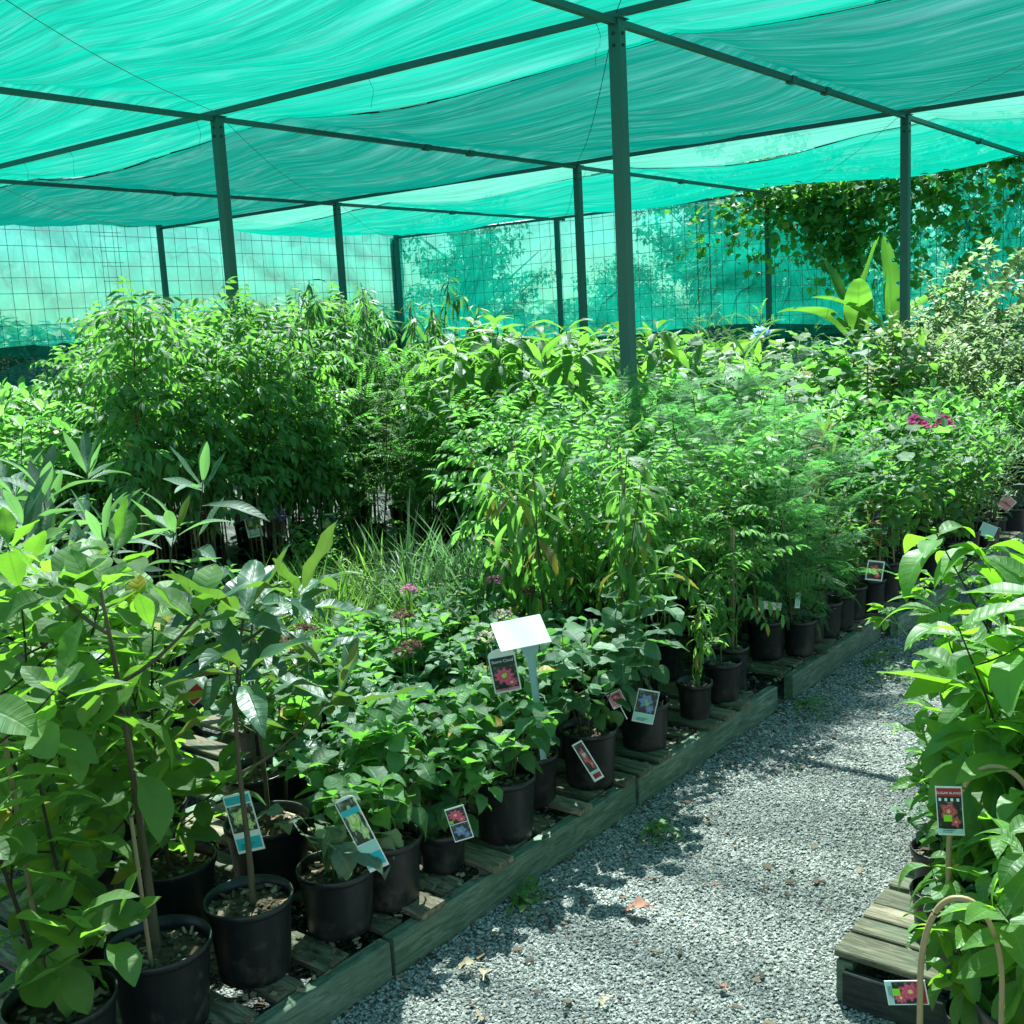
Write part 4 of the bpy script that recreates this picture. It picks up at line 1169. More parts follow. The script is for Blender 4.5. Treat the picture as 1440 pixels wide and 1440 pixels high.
# glossy magnolias with brown leaf backs
g1 = P(SP['glossy'], 'potted_magnolia', 'glossy magnolia with brown leaf backs and a pale bud on a slim trunk', 'magnolia', (-2.13, 1.60, PZ), 0, 0.5, 0.90, (0.215, 0.20))
P(SP['glossy'], 'potted_magnolia', 'glossy magnolia behind the budded one, in the pot carrying the teal label', 'magnolia', (-2.44, 1.92, PZ), 1, 3.5, 0.78, (0.24, 0.20))
P(SP['glossy'], 'potted_magnolia', 'shorter glossy magnolia leaning towards the hydrangeas from the third row', 'magnolia', (-2.76, 2.14, PZ), 2, 1.2, 0.68, (0.22, 0.20))
V, F = lathe([(0.0005, 0), (0.007, 0.006), (0.0105, 0.022), (0.0085, 0.042), (0.004, 0.056), (0.0005, 0.064)], 12)
budm = simple('bud_skin', (0.35, 0.45, 0.28), 0.6, 0.3, 0.15, 40)
tip = SP['glossy'].vars[0][3][1][0][-1]
link('flower_bud', mesh_from('flower_bud', V, F, budm), g1, Matrix.Translation((float(tip[0]), float(tip[1]), float(tip[2]) + 0.16)))

# ---- ragged hellebore-like plant with big mottled hanging leaves
ragged = leaf_mat('mottled_leaf', (0.10, 0.17, 0.09), (0.2, 0.26, 0.17), (0.3, 0.5, 0.12), 0.5, 0.35, 0.3, 0.3, 0.5, 6)
GEO['ragged'] = [leaf_geo(0.13, 0.075, 0.7, 0.7, 0.1, a, 0.10, 10, 0.05, 5, serr=0.06, seed=i + 40) for i, a in enumerate((1.3, 0.7, 1.8))]
LM['ragged'] = ragged
SP['ragged'] = Species('ragged', 'ragged', 'ragged', 'stem_green', dict(ns=4, h=0.17, lean=0.9, base=0.02, nl=1, t0=0.6, pit=(-0.4, 0.2), size=(1, 1), ros=2, rpit=(-0.5, 0.5), rsize=1.0, r0=0.003), 2, True, 211)
P(SP['ragged'], 'potted_hellebore', 'plant with big mottled torn leaves hanging over the rim of its black pot', 'hellebore', (-2.10, 1.86, PZ), 0, 0.2, 1.0, (0.205, 0.175))

# ---- hydrangeas on the path row
P(SP['hydrangea'], 'potted_hydrangea', 'bushy green hydrangea in the smooth black pot right of the long teal label', 'hydrangea', (-2.08, 2.035, PZ), 0, 0.0, 1.02, (0.185, 0.19))
P(SP['hydrangea'], 'potted_hydrangea', 'small low hydrangea in the short pot beside a pink picture label', 'hydrangea', (-2.09, 2.26, PZ), 1, 0.8, 0.85, (0.15, 0.12))
P(SP['hydrangea'], 'potted_hydrangea', 'fresh green hydrangea in the large black pot before the white sign stake', 'hydrangea', (-2.06, 2.52, PZ), 2, 1.9, 0.98, (0.20, 0.195))
P(SP['dark_round'], 'potted_hydrangea', 'sparse plant in the pot half hidden between big hydrangea and strip label', 'hydrangea', (-2.13, 2.76, PZ), 0, 0.5, 0.55, (0.17, 0.17))
P(SP['dark_round'], 'potted_hydrangea', 'round-leaved plant with bare soil showing, in the pot with the small pink label', 'hydrangea', (-2.06, 2.985, PZ), 1, 0.0, 1.0, (0.195, 0.195))
P(SP['dark_round'], 'potted_hydrangea', 'dark round-leaved plant in the pot beside the blue-green picture label', 'hydrangea', (-2.06, 3.34, PZ), 2, 2.0, 1.1, (0.19, 0.18))
fl = {(0, 3): 'cream', (2, 5): 'pink', (3, 4): 'pink', (1, 4): 'cream', (1, 0): 'lilac', (1, 2): 'dry', (2, 1): 'dry', (2, 3): 'dry', (3, 2): 'dry', (1, 5): 'dry'}
flab = dict(cream='cream', pink='pale pink', lilac='lilac', dry='dried brown', blue='small blue')
rr = random.Random(77)
for i in range(4):
    for j in range(6):
        x = -2.32 - i * 0.27 + rr.uniform(-0.04, 0.04)
        y = 2.02 + j * 0.27 + i * 0.06 + rr.uniform(-0.04, 0.04)
        if i == 0 and j == 0:
            y += 0.08
        if i >= 1 and j == 0:
            continue
        f = fl.get((i, j))
        k = ('hydrangea', 'hydrangea', 'dark_round', 'bushy', 'hydrangea', 'dark_round')[(i * 2 + j * 3) % 6]
        s = rr.uniform(0.85, 1.1) * (0.98 if i < 3 else 0.85) * (0.72 if k == 'dark_round' else 1.0)
        hd = dict(hydrangea='leafy hydrangea', dark_round='dark round-leaved hydrangea', bushy='fine-leaved bushy shrub')[k]
        lb = f"{hd}{' with a ' + flab[f] + ' flower head' if f else ''}, {ordn[i + 1]} row, {ordn[j]} from near end"
        t = P(SP[k], 'potted_hydrangea' if k != 'bushy' else 'potted_shrub', lb, 'hydrangea' if k != 'bushy' else 'shrub', (x, y, PZ), i * 3 + j, rr.uniform(0, 6), s, (0.18, 0.18), 'rows of hydrangeas left of the path')
        if f:
            for q in range(2 if f == 'dry' else 1):
                o = link('flower', flower_head(rr, 0.036, 34, FM[f], 0.8, 0.011), t, Matrix.Translation((rr.uniform(-0.05, 0.05), rr.uniform(-0.05, 0.05), 0.18 + 0.30 * s + (0.10 if k == 'dark_round' else 0.035))))
                V, F = tube([(0, 0, -0.25), (0.004, 0.002, -0.1), (0, 0, 0)], 0.0025, 0.002, 5)
                link('flower_stalk', mesh_from('flower_stalk', V, F, MT['stem_green']), o)

# ---- strap-leaved grasses behind
def grass_mesh(seed, n, mat, L=1.0, sp_=0.6):
    r = random.Random(seed)
    pl = []
    for i in range(n):
        a = r.uniform(0, 2 * PI)
        q = abs(r.gauss(0, 0.035))
        pl.append((r.randrange(4), mat_dir(np.array([q * math.cos(a), q * math.sin(a), 0]), a + r.uniform(-0.5, 0.5), PI / 2 - abs(r.gauss(0, sp_)) * 0.9, r.uniform(-0.4, 0.4), L * r.uniform(0.5, 1.15))))
    V, F, U = bake(pl, GEO['strap'])
    return mesh_from('foliage', V, F, LM[mat], U)
GM = [grass_mesh(1, 170, 'grass', 1.0), grass_mesh(2, 150, 'grass', 0.9, 0.75), grass_mesh(3, 150, 'grass_blue', 1.15, 0.45)]
rr = random.Random(9)
for i in range(5):
    for j in range(6):
        x = -3.42 - 0.27 * j + rr.uniform(-0.05, 0.05)
        y = 3.25 + 0.29 * i + 0.05 * j + rr.uniform(-0.05, 0.05)
        blue = (i >= 3 and j < 3)
        k = 2 if blue else rr.randrange(2)
        lb = 'grey-blue strap-leaved clump standing up behind the green grasses' if blue else 'arching bright green strap-leaved grass clump behind the hydrangeas'
        t = thing('potted_grass', lb, 'grass clump', (x, y, 0.0), rr.uniform(0, 6), 'blue-grey strap-leaved clumps' if blue else 'green strap-leaved clumps')
        pm, sm, cm, base = pot_parts(0.16, 0.15)
        link('pot', pm, t)
        link('soil', sm, t)
        s = rr.uniform(0.95, 1.25) * (1.18 if blue else 1)
        link('foliage', GM[k], t, Matrix.Translation((0, 0, base)) @ Matrix.Scale(s, 4), kind='stuff')

# ---- path row beyond the hydrangeas
P(SP['bronze'], 'potted_oak', 'small sapling in the dark pot just before the short grey pot', 'sapling', (-2.05, 3.70, PZ), 0, 0.0, 0.42, (0.14, 0.15))
P(SP['avocado'], 'potted_sapling', 'young tufted sapling in the short grey pot at the pallet end', 'sapling', (-2.05, 3.93, PZ), 1, 0.0, 0.30, (0.155, 0.17))
P(SP['wisteria'], 'potted_climber', 'leaning stems with compound leaves in the grey pot tucked behind the short grey pot', 'climber', (-2.10, 4.10, PZ), 1, 1.0, 0.72, (0.155, 0.18), stakes=2, stake_h=0.55)
P(SP['fern'], 'potted_jacaranda', 'feathery jacaranda in the wide pot with two white labels', 'jacaranda', (-2.15, 4.55, PZ), 0, 0.4, 1.0, (0.175, 0.18), stakes=1, stake_h=0.5)
P(SP['fern'], 'potted_jacaranda', 'feathery jacaranda drooping right down over the front of its pot', 'jacaranda', (-2.04, 4.66, PZ), 1, 2.4, 0.85, (0.15, 0.165))
P(SP['fern'], 'potted_jacaranda', 'feathery jacaranda in the small pot third in the group past the gap', 'jacaranda', (-2.06, 4.84, PZ), 2, 4.4, 0.85, (0.13, 0.15))
farpots = [(-2.05, 5.00, 'locust', 0.42, 'low feathery sapling with one upright twig in the short wide pot'),
           (-2.05, 5.17, 'shrub', 0.60, 'shrub with an orange hanging ribbon on its pot'),
           (-2.06, 5.35, 'croton', 0.62, 'narrow-leaved plant in the pot behind the square picture label'),
           (-2.03, 5.53, 'shrub', 0.85, 'plant with a light stake in the round grey pot near the slat end'),
           (-2.02, 5.74, 'hibiscus', 0.75, 'staked plant in the tall pot where the row bends'),
           (-2.02, 5.98, 'shrub', 0.95, 'dark-leaved plant in the last tall pot of the bend'),
           (-1.98, 6.32, 'bigvine', 0.80, 'dark plant in the first of the shaded pots past the bend'),
           (-1.96, 6.62, 'shrub', 0.90, 'shrub in the second of the shaded pots past the bend'),
           (-1.96, 6.95, 'oleander', 0.85, 'narrow-leaved shrub in the third shaded pot past the bend'),
           (-1.95, 7.30, 'oleander', 0.95, 'narrow-leaved shrub in the far shaded pot below the pink label')]
for i, (x, y, k, s, lb) in enumerate(farpots):
    P(SP[k], 'potted_' + {'locust': 'sapling', 'hibiscus': 'hibiscus', 'bigvine': 'climber', 'oleander': 'oleander', 'croton': 'croton'}.get(k, 'shrub'), lb, 'potted plant', (x, y, PZ), i, i * 1.1, s, (0.145, 0.17 if i not in (4, 5) else 0.22), stakes=1 if i in (3, 4, 5) else 0, stake_h=0.5)

# ---- light green compound-leaved climbers in front of the steel post
rr = random.Random(12)
k = 0
for i in range(4):
    for j in range(4):
        x = -2.36 - 0.36 * i + rr.uniform(-0.05, 0.05)
        y = 3.80 + 0.28 * j + 0.10 * i + rr.uniform(-0.04, 0.04)
        if i == 3 and j == 0:
            continue
        s = rr.uniform(0.85, 1.08) * (1.05 if i > 1 else 0.92)
        P(SP['wisteria'], 'potted_wisteria', f'yellow-green compound-leaved wisteria, {ordn[i + 1]} row back, {ordn[j]} from the near side', 'wisteria', (x, y, PZ), k, rr.uniform(0, 6), s, (0.17, 0.18), 'yellow-green wisterias before the front post', stakes=1 if (i + j) % 2 == 0 else 0)
        k += 1
for i, (x, y, s, lb) in enumerate(((-2.27, 3.52, 0.95, 'sapling with long toothed leaves hanging in a curtain, nearest the blue-green label'),
                                   (-2.55, 3.50, 1.05, 'sapling with long toothed drooping leaves right behind the cream flower head'),
                                   (-2.84, 3.62, 1.12, 'sapling with long toothed drooping leaves, left end of the curtain'),
                                   (-2.38, 3.72, 1.05, 'sapling with bronze-tipped toothed leaves at the right end of the curtain'))):
    P(SP['bronze'], 'potted_oak', lb, 'sapling', (x, y, PZ), i, i * 2.0, s, (0.17, 0.18), 'saplings with toothed hanging leaves')

# ---- feathery mass and mixed shrubs right of the wisterias
rr = random.Random(13)
for i in range(3):
    for j in range(4):
        x = -2.42 - 0.33 * i + rr.uniform(-0.06, 0.06)
        y = 4.62 + 0.31 * j + rr.uniform(-0.05, 0.05)
        kk = 'fern' if j < 3 else 'croton'
        nm = 'jacaranda' if kk == 'fern' else 'croton'
        P(SP[kk], 'potted_' + nm, (f'feathery soft green jacaranda, {ordn[i + 1]} row back, {ordn[j]} from the near side' if kk == 'fern' else f'narrow-leaved plant with orange tips behind the jacarandas, {ordn[i + 1]} row back'), nm, (x, y, PZ), i + j, rr.uniform(0, 6), rr.uniform(0.95, 1.2), (0.16, 0.17), 'feathery jacarandas' if kk == 'fern' else None)
def patch(kinds, names, xs, ys, z, sc, pot, seed, labels, group, jit=0.08, stakes=0, stake_h=0.9, skip=None):
    rr = random.Random(seed)
    n = 0
    xs = sorted(xs, reverse=True)
    for ix, x in enumerate(xs):
        for iy, y in enumerate(ys):
            xx, yy = x + rr.uniform(-jit, jit), y + rr.uniform(-jit, jit)
            if skip and skip(xx, yy):
                continue
            q = rr.randrange(len(kinds))
            P(SP[kinds[q]], 'potted_' + names[q], f"{labels[q]}, {ordn[ix]} row from the path, {ordn[iy]} from the near end", names[q].replace('_', ' '), (xx, yy, z), n, rr.uniform(0, 6), rr.uniform(*sc), pot, group + ' (' + names[q].replace('_', ' ') + ')', stakes=stakes if rr.random() < 0.6 else 0, stake_h=stake_h)
            n += 1
ar = lambda a, b, s: [a + s * i for i in range(int(round((b - a) / s)) + 1)]
patch(['croton', 'limeshrub', 'hibiscus'], ['croton', 'lime_shrub', 'hibiscus'], ar(-3.6, -2.4, 0.4), ar(5.95, 6.85, 0.42), 0, (0.95, 1.2), (0.18, 0.18), 3,
      ['orange-tipped narrow-leaved plant', 'yellow-green shrub', 'broad-leaved hibiscus'], 'middle mass')
patch(['oleander', 'limeshrub', 'oleander'], ['oleander', 'lime_shrub', 'oleander'], ar(-3.1, -2.1, 0.36), ar(7.1, 8.8, 0.42), 0, (0.92, 1.12), (0.2, 0.2), 4, ['bushy silvery-green oleander', 'yellow-green shrub among oleanders', 'bushy silvery-green oleander'], 'oleanders')
patch(['avocado'], ['avocado'], ar(-4.9, -3.9, 0.34), ar(5.3, 6.9, 0.5), 0, (0.98, 1.14), (0.22, 0.2), 5, ['long-leaved avocado sapling'], 'avocado saplings')
patch(['ginger', 'hibiscus', 'bigvine'], ['ginger', 'hibiscus', 'climber'], ar(-5.0, -3.2, 0.45), ar(7.6, 9.6, 0.5), 0, (1.08, 1.32), (0.24, 0.22), 6,
      ['far ginger with upright leaves', 'far round-leaved hibiscus', 'far heart-leaved climber'], 'far middle')
patch(['shrub', 'limeshrub', 'locust', 'hibiscus'], ['shrub', 'lime_shrub', 'locust_sapling', 'hibiscus'], ar(-7.0, -2.6, 0.62), ar(10.3, 13.4, 0.78), 0, (0.92, 1.18), (0.26, 0.24), 7,
      ['dark shrub by the far wall', 'yellow-green shrub by the far wall', 'feathery sapling by the far wall', 'hibiscus by the far wall'], 'shrubs before the far wall', skip=lambda x, y: -5.7 < x < -3.0 and y > 10.9)
patch(['variegated', 'shrub'], ['variegated_shrub', 'shrub'], ar(-3.2, -1.6, 0.55), ar(9.5, 11.2, 0.6), 0, (0.72, 0.92), (0.28, 0.26), 8,
      ['tall cream-flecked shrub', 'tall dark shrub'], 'tall shrubs at the right edge')
patch(['locust'], ['locust_sapling'], ar(-5.2, -4.5, 0.35), ar(4.95, 5.9, 0.45), 0, (1.0, 1.12), (0.2, 0.2), 9, ['ferny-leaved locust sapling'], 'locust saplings')
patch(['weeping'], ['weeping_sapling'], ar(-6.0, -5.4, 0.32), ar(4.9, 6.2, 0.36), 0, (1.02, 1.16), (0.2, 0.2), 10, ['tall narrow-leaved weeping sapling'], 'weeping saplings', stakes=1, stake_h=1.2)
patch(['seedling'], ['seedling_tree'], ar(-8.0, -5.25, 0.36), ar(3.4, 6.0, 0.38), 0, (0.86, 1.12), (0.2, 0.2), 11, ['tall seedling tree in dense clump'], 'tall staked seedling trees', stakes=1, stake_h=1.3, skip=lambda x, y: -x / y > 1.62 or (x > -6.1 and y > 5.0) or (x > -5.35 and y > 4.75))
patch(['limeshrub', 'shrub'], ['lime_shrub', 'shrub'], ar(-8.6, -6.0, 0.52), ar(2.6, 4.6, 0.5), 0, (1.2, 1.5), (0.22, 0.22), 12, ['yellow-green shrub left of seedlings', 'green shrub left of seedlings'], 'shrubs left of the seedling trees', skip=lambda x, y: -x / y < 1.7)
patch(['loquat'], ['loquat'], ar(-4.7, -3.5, 0.38), ar(1.95, 2.8, 0.36), 0, (1.02, 1.2), (0.22, 0.2), 13, ['loquat with long ribbed leaves'], 'loquats', skip=lambda x, y: x > -3.7 and y > 2.6)
patch(['shrub', 'limeshrub'], ['shrub', 'lime_shrub'], ar(-12.5, -8.8, 0.9), ar(4.5, 12.5, 1.0), 0, (1.1, 1.4), (0.26, 0.25), 14, ['dark shrub beside left wall', 'yellow-green shrub beside left wall'], 'shrubs beside the left wall')
patch(['shrub'], ['shrub'], ar(-6.9, -5.2, 0.55), ar(6.6, 9.6, 0.7), 0, (1.5, 1.7), (0.26, 0.25), 15, ['shrub behind the tall saplings'], 'shrubs behind the saplings')
patch(['shrub', 'dark_round'], ['shrub', 'viburnum'], ar(-5.0, -4.6, 0.4), ar(3.0, 4.4, 0.4), 0, (0.5, 0.65), (0.18, 0.18), 16, ['low shrub below seedling trees', 'low round-leaved plant'], 'low plants at the foot of the seedling trees')

for i, (x, y, sc_, lb) in enumerate(((-3.75, 12.0, 1.05, 'tall pale-flecked shrub beside the slanting banana leaf'), (-3.35, 11.6, 1.0, 'tall pale-flecked shrub at the right edge under the climber'), (-3.25, 12.4, 1.2, 'tallest pale-flecked shrub, growing up into the climber at the right edge'))):
    P(SP['variegated'], 'potted_variegated_shrub', lb, 'shrub', (x, y, 0), i, i * 2.2, sc_, (0.28, 0.26), sz=sc_ * 1.12)
# flowers on individual background plants
def bloom(name, label, loc, mat, R, n, ps=0.012, stalk=0.25):
    t = thing(name, label, 'flower', loc)
    link('petals', flower_head(random.Random(int(loc[0] * 99)), R, n, FM[mat], 1.2, ps), t)
    V, F = tube([(0, 0, -stalk), (0.01, 0, -stalk / 2), (0, 0, 0)], 0.003, 0.002, 5)
    link('flower_stalk', mesh_from('flower_stalk', V, F, MT['stem_green']), t)
bloom('oleander_flower', 'crimson oleander flower cluster, left one of the two at right centre', (-2.10, 6.42, 0.95), 'magenta', 0.055, 26, 0.032)
bloom('oleander_flower', 'crimson oleander flower cluster, right one of the two at right centre', (-1.97, 6.46, 0.955), 'magenta', 0.05, 22, 0.032)
bloom('lilac_flower', 'lilac flower head on a thin stalk before the dark pots, right one', (-5.077, 4.298, 0.60), 'lilac', 0.045, 16, 0.025, 0.4)
bloom('lilac_flower', 'lilac flower head in front of a picture label, left one', (-5.225, 4.184, 0.60), 'lilac', 0.04, 12, 0.025, 0.4)
bloom('white_flower', 'pale bluish-white flower above the round hibiscus leaves', (-4.35, 9.2, 1.42), 'palebl', 0.06, 14, 0.06, 0.4)
bloom('yellow_flower', 'tiny yellow flower on a thin stake by the far pots', (-2.0, 5.5, 0.46), 'yellow', 0.015, 8, 0.02, 0.15)

# ---- banana plants
def big_leaf(L, W, seed, arch, wave=0.05, tear=True):
    V, F, U = leaf_geo(L, W, 0.85, 0.55, 0.25, arch, wave, 26, 0.06, 5, seed=seed)
    if tear:
        r = random.Random(seed)
        keep = []
        for i, f in enumerate(F):
            row, colx = i // 4, i % 4
            if i < 26 * 4 and colx in (0, 3) and r.random() < 0.10:
                continue
            keep.append(f)
        F = np.array(keep)
    return mesh_from('leaf', V, F, LM['banana'], U)
def banana(label, loc, leaves, h=1.1, rz=0):
    t = thing('banana_plant', label, 'banana plant', loc, rz)
    pm, sm, cm, base = pot_parts(0.3, 0.28)
    link('pot', pm, t)
    link('soil', sm, t)
    V, F = tube([(0, 0, base), (0.01, 0, base + h * 0.5), (0, 0.01, base + h)], 0.045, 0.025, 10)
    link('stem', mesh_from('stem', V, F, MT['stem_green']), t)
    for i, (az, el, L, W, arch, zf) in enumerate(leaves):
        link('leaf', big_leaf(L, W, i + int(abs(loc[0]) * 10), arch), t, Matrix(mat_dir(np.array((0, 0, base + h * zf)), az, el, 0.3 * (i % 3 - 1), 1.0)))
    return t
banana('banana plant with tall upright half-furled bright leaves, left of the right-hand post', (-4.85, 12.7, 0), [(2.7, 1.35, 1.1, 0.26, 0.2, 0.85), (0.2, 1.40, 1.25, 0.24, 0.15, 0.8), (5.3, 1.2, 1.0, 0.32, 0.5, 0.85), (3.6, 0.95, 1.0, 0.34, 0.8, 0.85), (0.9, 0.7, 0.8, 0.26, 0.8, 0.8), (4.6, 0.35, 0.7, 0.24, 0.9, 0.7)])
banana('banana plant with a torn arching leaf, just beside the right-hand post', (-4.35, 12.5, 0), [(2.2, 1.4, 1.15, 0.24, 0.2, 0.85), (3.5, 1.0, 1.0, 0.34, 0.6, 0.85), (0.4, 1.1, 0.9, 0.3, 0.7, 0.85), (5.0, 0.6, 0.7, 0.24, 0.9, 0.8), (1.4, 0.5, 0.7, 0.24, 0.9, 0.8)], 1.15)
banana('large dark-leaved banana plant whose broad leaves slant up to the right by the climber', (-3.75, 12.6, 0), [(0.35, 1.0, 1.3, 0.34, 0.12, 0.9), (0.15, 0.7, 1.35, 0.32, 0.25, 0.85), (0.9, 0.8, 0.9, 0.28, 0.6, 0.8), (3.3, 0.9, 0.7, 0.22, 0.9, 0.8), (5.2, 0.5, 0.8, 0.24, 1.0, 0.75)], 1.05)
banana('low banana plant with one wide leaf lying out to the left', (-5.75, 11.6, 0), [(3.5, 0.45, 0.95, 0.26, 0.5, 0.9), (0.9, 0.9, 0.6, 0.2, 0.6, 0.9), (5.2, 0.8, 0.55, 0.2, 0.8, 0.9)], 1.0)

# ---- right-hand plants beside the path
RB = [('vine', 'climber trained on the lower cane hoop, broad glossy leaves at the bottom right', (-0.50, 2.30, 0.0), 0, 0.0, 0.85, (0.24, 0.22)),
      ('vine', 'climber on the upper cane hoop with the hanging red-headed label', (-0.62, 2.56, PZ), 1, 2.2, 1.0, (0.22, 0.20)),
      ('vine', 'short climber whose dark lower leaves hang on the inner pallet boards', (-0.72, 2.74, PZ), 3, 0.7, 0.85, (0.2, 0.18)),
      ('vine', 'small climber squeezed between the two cane hoops', (-0.50, 2.50, PZ), 4, 3.9, 0.72, (0.2, 0.16)),
      ('vine', 'climber with pale new leaves standing among the light green toothed plants', (-0.74, 3.00, PZ), 0, 2.9, 1.1, (0.2, 0.18)),
      ('vine', 'taller climber with large bright pairs of hanging leaves reaching over the path', (-0.64, 2.72, PZ), 2, 4.0, 1.3, (0.2, 0.20)),
      ('vine', 'low climber sprawling at the bottom right corner in front of the pallet', (-0.58, 1.95, 0.0), 3, 1.0, 0.38, (0.18, 0.10)),
      ('trifoliate', 'light green toothed-leaf plant leaning over the path, nearest one on the right', (-0.84, 3.12, PZ), 0, 0.5, 1.1, (0.2, 0.20)),
      ('trifoliate', 'light green toothed-leaf plant around the black ring stand', (-0.88, 3.48, PZ), 1, 2.0, 1.15, (0.2, 0.20)),
      ('trifoliate', 'light green toothed-leaf plant farthest along the right pallet', (-0.93, 3.90, PZ), 2, 3.6, 1.05, (0.2, 0.20)),
      ('vine', 'tall climber with curling leaves at the right edge above the ring stand', (-0.66, 3.18, PZ), 3, 5.0, 1.35, (0.2, 0.2)),
      ('vine', 'climber hidden behind the upper hoop, filling the right edge', (-0.36, 2.80, PZ), 1, 3.0, 1.25, (0.22, 0.2))]
RB += [('dark_round', 'dark round-leaved plant at the path side of the right pallet', (-0.86, 2.84, PZ), 1, 0.7, 0.62, (0.15, 0.13)),
       ('vine', 'little climber drooping over the path side of the right pallet', (-0.80, 2.64, PZ), 5, 1.9, 0.55, (0.14, 0.12)),
       ('dark_round', 'low round-leaved plant at the near end of the right pallet', (-0.70, 2.50, PZ), 2, 2.9, 0.50, (0.14, 0.10)),
       ('vine', 'short broad-leaved climber at the pallet end beside the lower hoop', (-0.62, 2.36, 0.0), 3, 4.4, 0.62, (0.16, 0.12)),
       ('hydrangea', 'bright low leafy plant on the right pallet behind the round-leaved one', (-0.84, 2.98, PZ), 1, 0.4, 0.8, (0.14, 0.12))]
for k, lb, lc, v, rz, sc_, pt in RB:
    P(SP[k], 'potted_climber' if k == 'vine' else 'potted_bower_vine', lb, 'climber', lc, v, rz, sc_, pt, leafprob=0.85 if lc[1] < 2.6 and k == 'vine' else (0.8 if k == 'vine' else 1.0))

def hoop(label, x, y, z, w_, h, rz, r=0.0062):
    t = thing('cane_hoop', label, 'cane hoop', (x, y, z), rz)
    P_ = [(-w_ / 2, 0, 0)]
    for i in range(31):
        a = PI - PI * i / 30
        P_.append((w_ / 2 * math.copysign(abs(math.cos(a)) ** 0.9, math.cos(a)), 0.01 * math.sin(i * 0.2), h * 0.48 + h * 0.52 * math.sin(a)))
    P_.append((w_ / 2, 0, 0))
    pts = []
    for a, b in zip(P_[:-1], P_[1:]):
        for k in range(3):
            pts.append(np.array(a) + (np.array(b) - np.array(a)) * k / 3)
    pts.append(np.array(P_[-1]))
    V, F = tube(pts, r, r * 0.85, 10)
    link('cane', mesh_from('cane', V, F, MT['cane']), t)
    for f in (0.35, 0.62):
        p = pts[int(f * len(pts))]
        V, F = lathe([(r * 0.8, -0.002), (r * 1.08, 0), (r * 0.8, 0.002)], 10)
        link('node_ring', mesh_from('node_ring', V, F, MT['cane']), t, Matrix.Translation(tuple(p)))
hoop('bent cane hoop over the lowest climber, its legs running out of the bottom right', -0.595, 2.10, 0.15, 0.15, 0.365, 0.45)
hoop('bent cane hoop standing behind the red-headed label', -0.62, 2.43, 0.25, 0.19, 0.41, 0.45)

# black ring stand among the light green leaves
t = thing('ring_stand', 'black wire ring stand with three legs poking out of the light green leaves', 'plant stand', (-0.895, 3.46, 0.33))
a = np.array([(0.032 * math.cos(q), 0.032 * math.sin(q), 0.45) for q in np.linspace(0, 2 * PI, 22)])
V, F = tube(a, 0.004, 0.004, 6)
link('ring', mesh_from('ring', V, F, MT['wire']), t)
for q in range(3):
    c_, s_ = math.cos(q * 2.1 + 0.4), math.sin(q * 2.1 + 0.4)
    V, F = tube([(0.032 * c_, 0.032 * s_, 0.45), (0.035 * c_, 0.035 * s_, 0.2), (0.04 * c_, 0.04 * s_, 0)], 0.0045, 0.0045, 6)
    link('leg', mesh_from('leg', V, F, MT['wire']), t)

# ================================================================== LABELS AND SIGN
def panel(name, x0, x1, z0, z1, y, mat, th=0.0006):
    V = boxV(x0, x1, y - th, y, z0, z1)
    return mesh_from(name, V, BOXF, mat, smooth=False)
def card_mesh(w_, h, th=0.0012, arch=False):
    if arch:
        top = [(w_ / 2 * math.cos(a), h / 2 - w_ * 0.22 + w_ * 0.22 * math.sin(a)) for a in np.linspace(0, PI, 9)]
        pr = [(-w_ / 2, -h / 2), (w_ / 2, -h / 2)] + top
    else:
        pr = [(-w_ / 2, -h / 2), (w_ / 2, -h / 2), (w_ / 2, h / 2), (-w_ / 2, h / 2)]
    n = len(pr)
    V = np.array([(x, 0, z) for x, z in pr] + [(x, th, z) for x, z in pr])
    side = np.array([[i, i + n, (i + 1) % n + n, (i + 1) % n] for i in range(n)])
    caps = np.array([list(range(n)), list(range(2 * n - 1, n - 1, -1))])
    return mesh_from('card', V, [side, caps], MT['card'], smooth=False)
def text(body, size, mat, parent, x, z, y=-0.0022, bold=False):
    c = D.curves.new('lettering', 'FONT')
    c.body = body
    c.size = size
    c.align_x = 'CENTER'
    c.align_y = 'CENTER'
    c.extrude = 0.0001
    if bold:
        c.offset = size * 0.02
    c.materials.append(MT[mat])
    tmp = D.objects.new('lettering', c)
    COL.objects.link(tmp)
    bpy.context.view_layer.update()
    me = D.meshes.new_from_object(tmp)
    D.objects.remove(tmp)
    o = link('lettering', me, parent)
    o.location = (x, y, z)
    o.rotation_euler = (PI / 2, 0, 0)
    return o
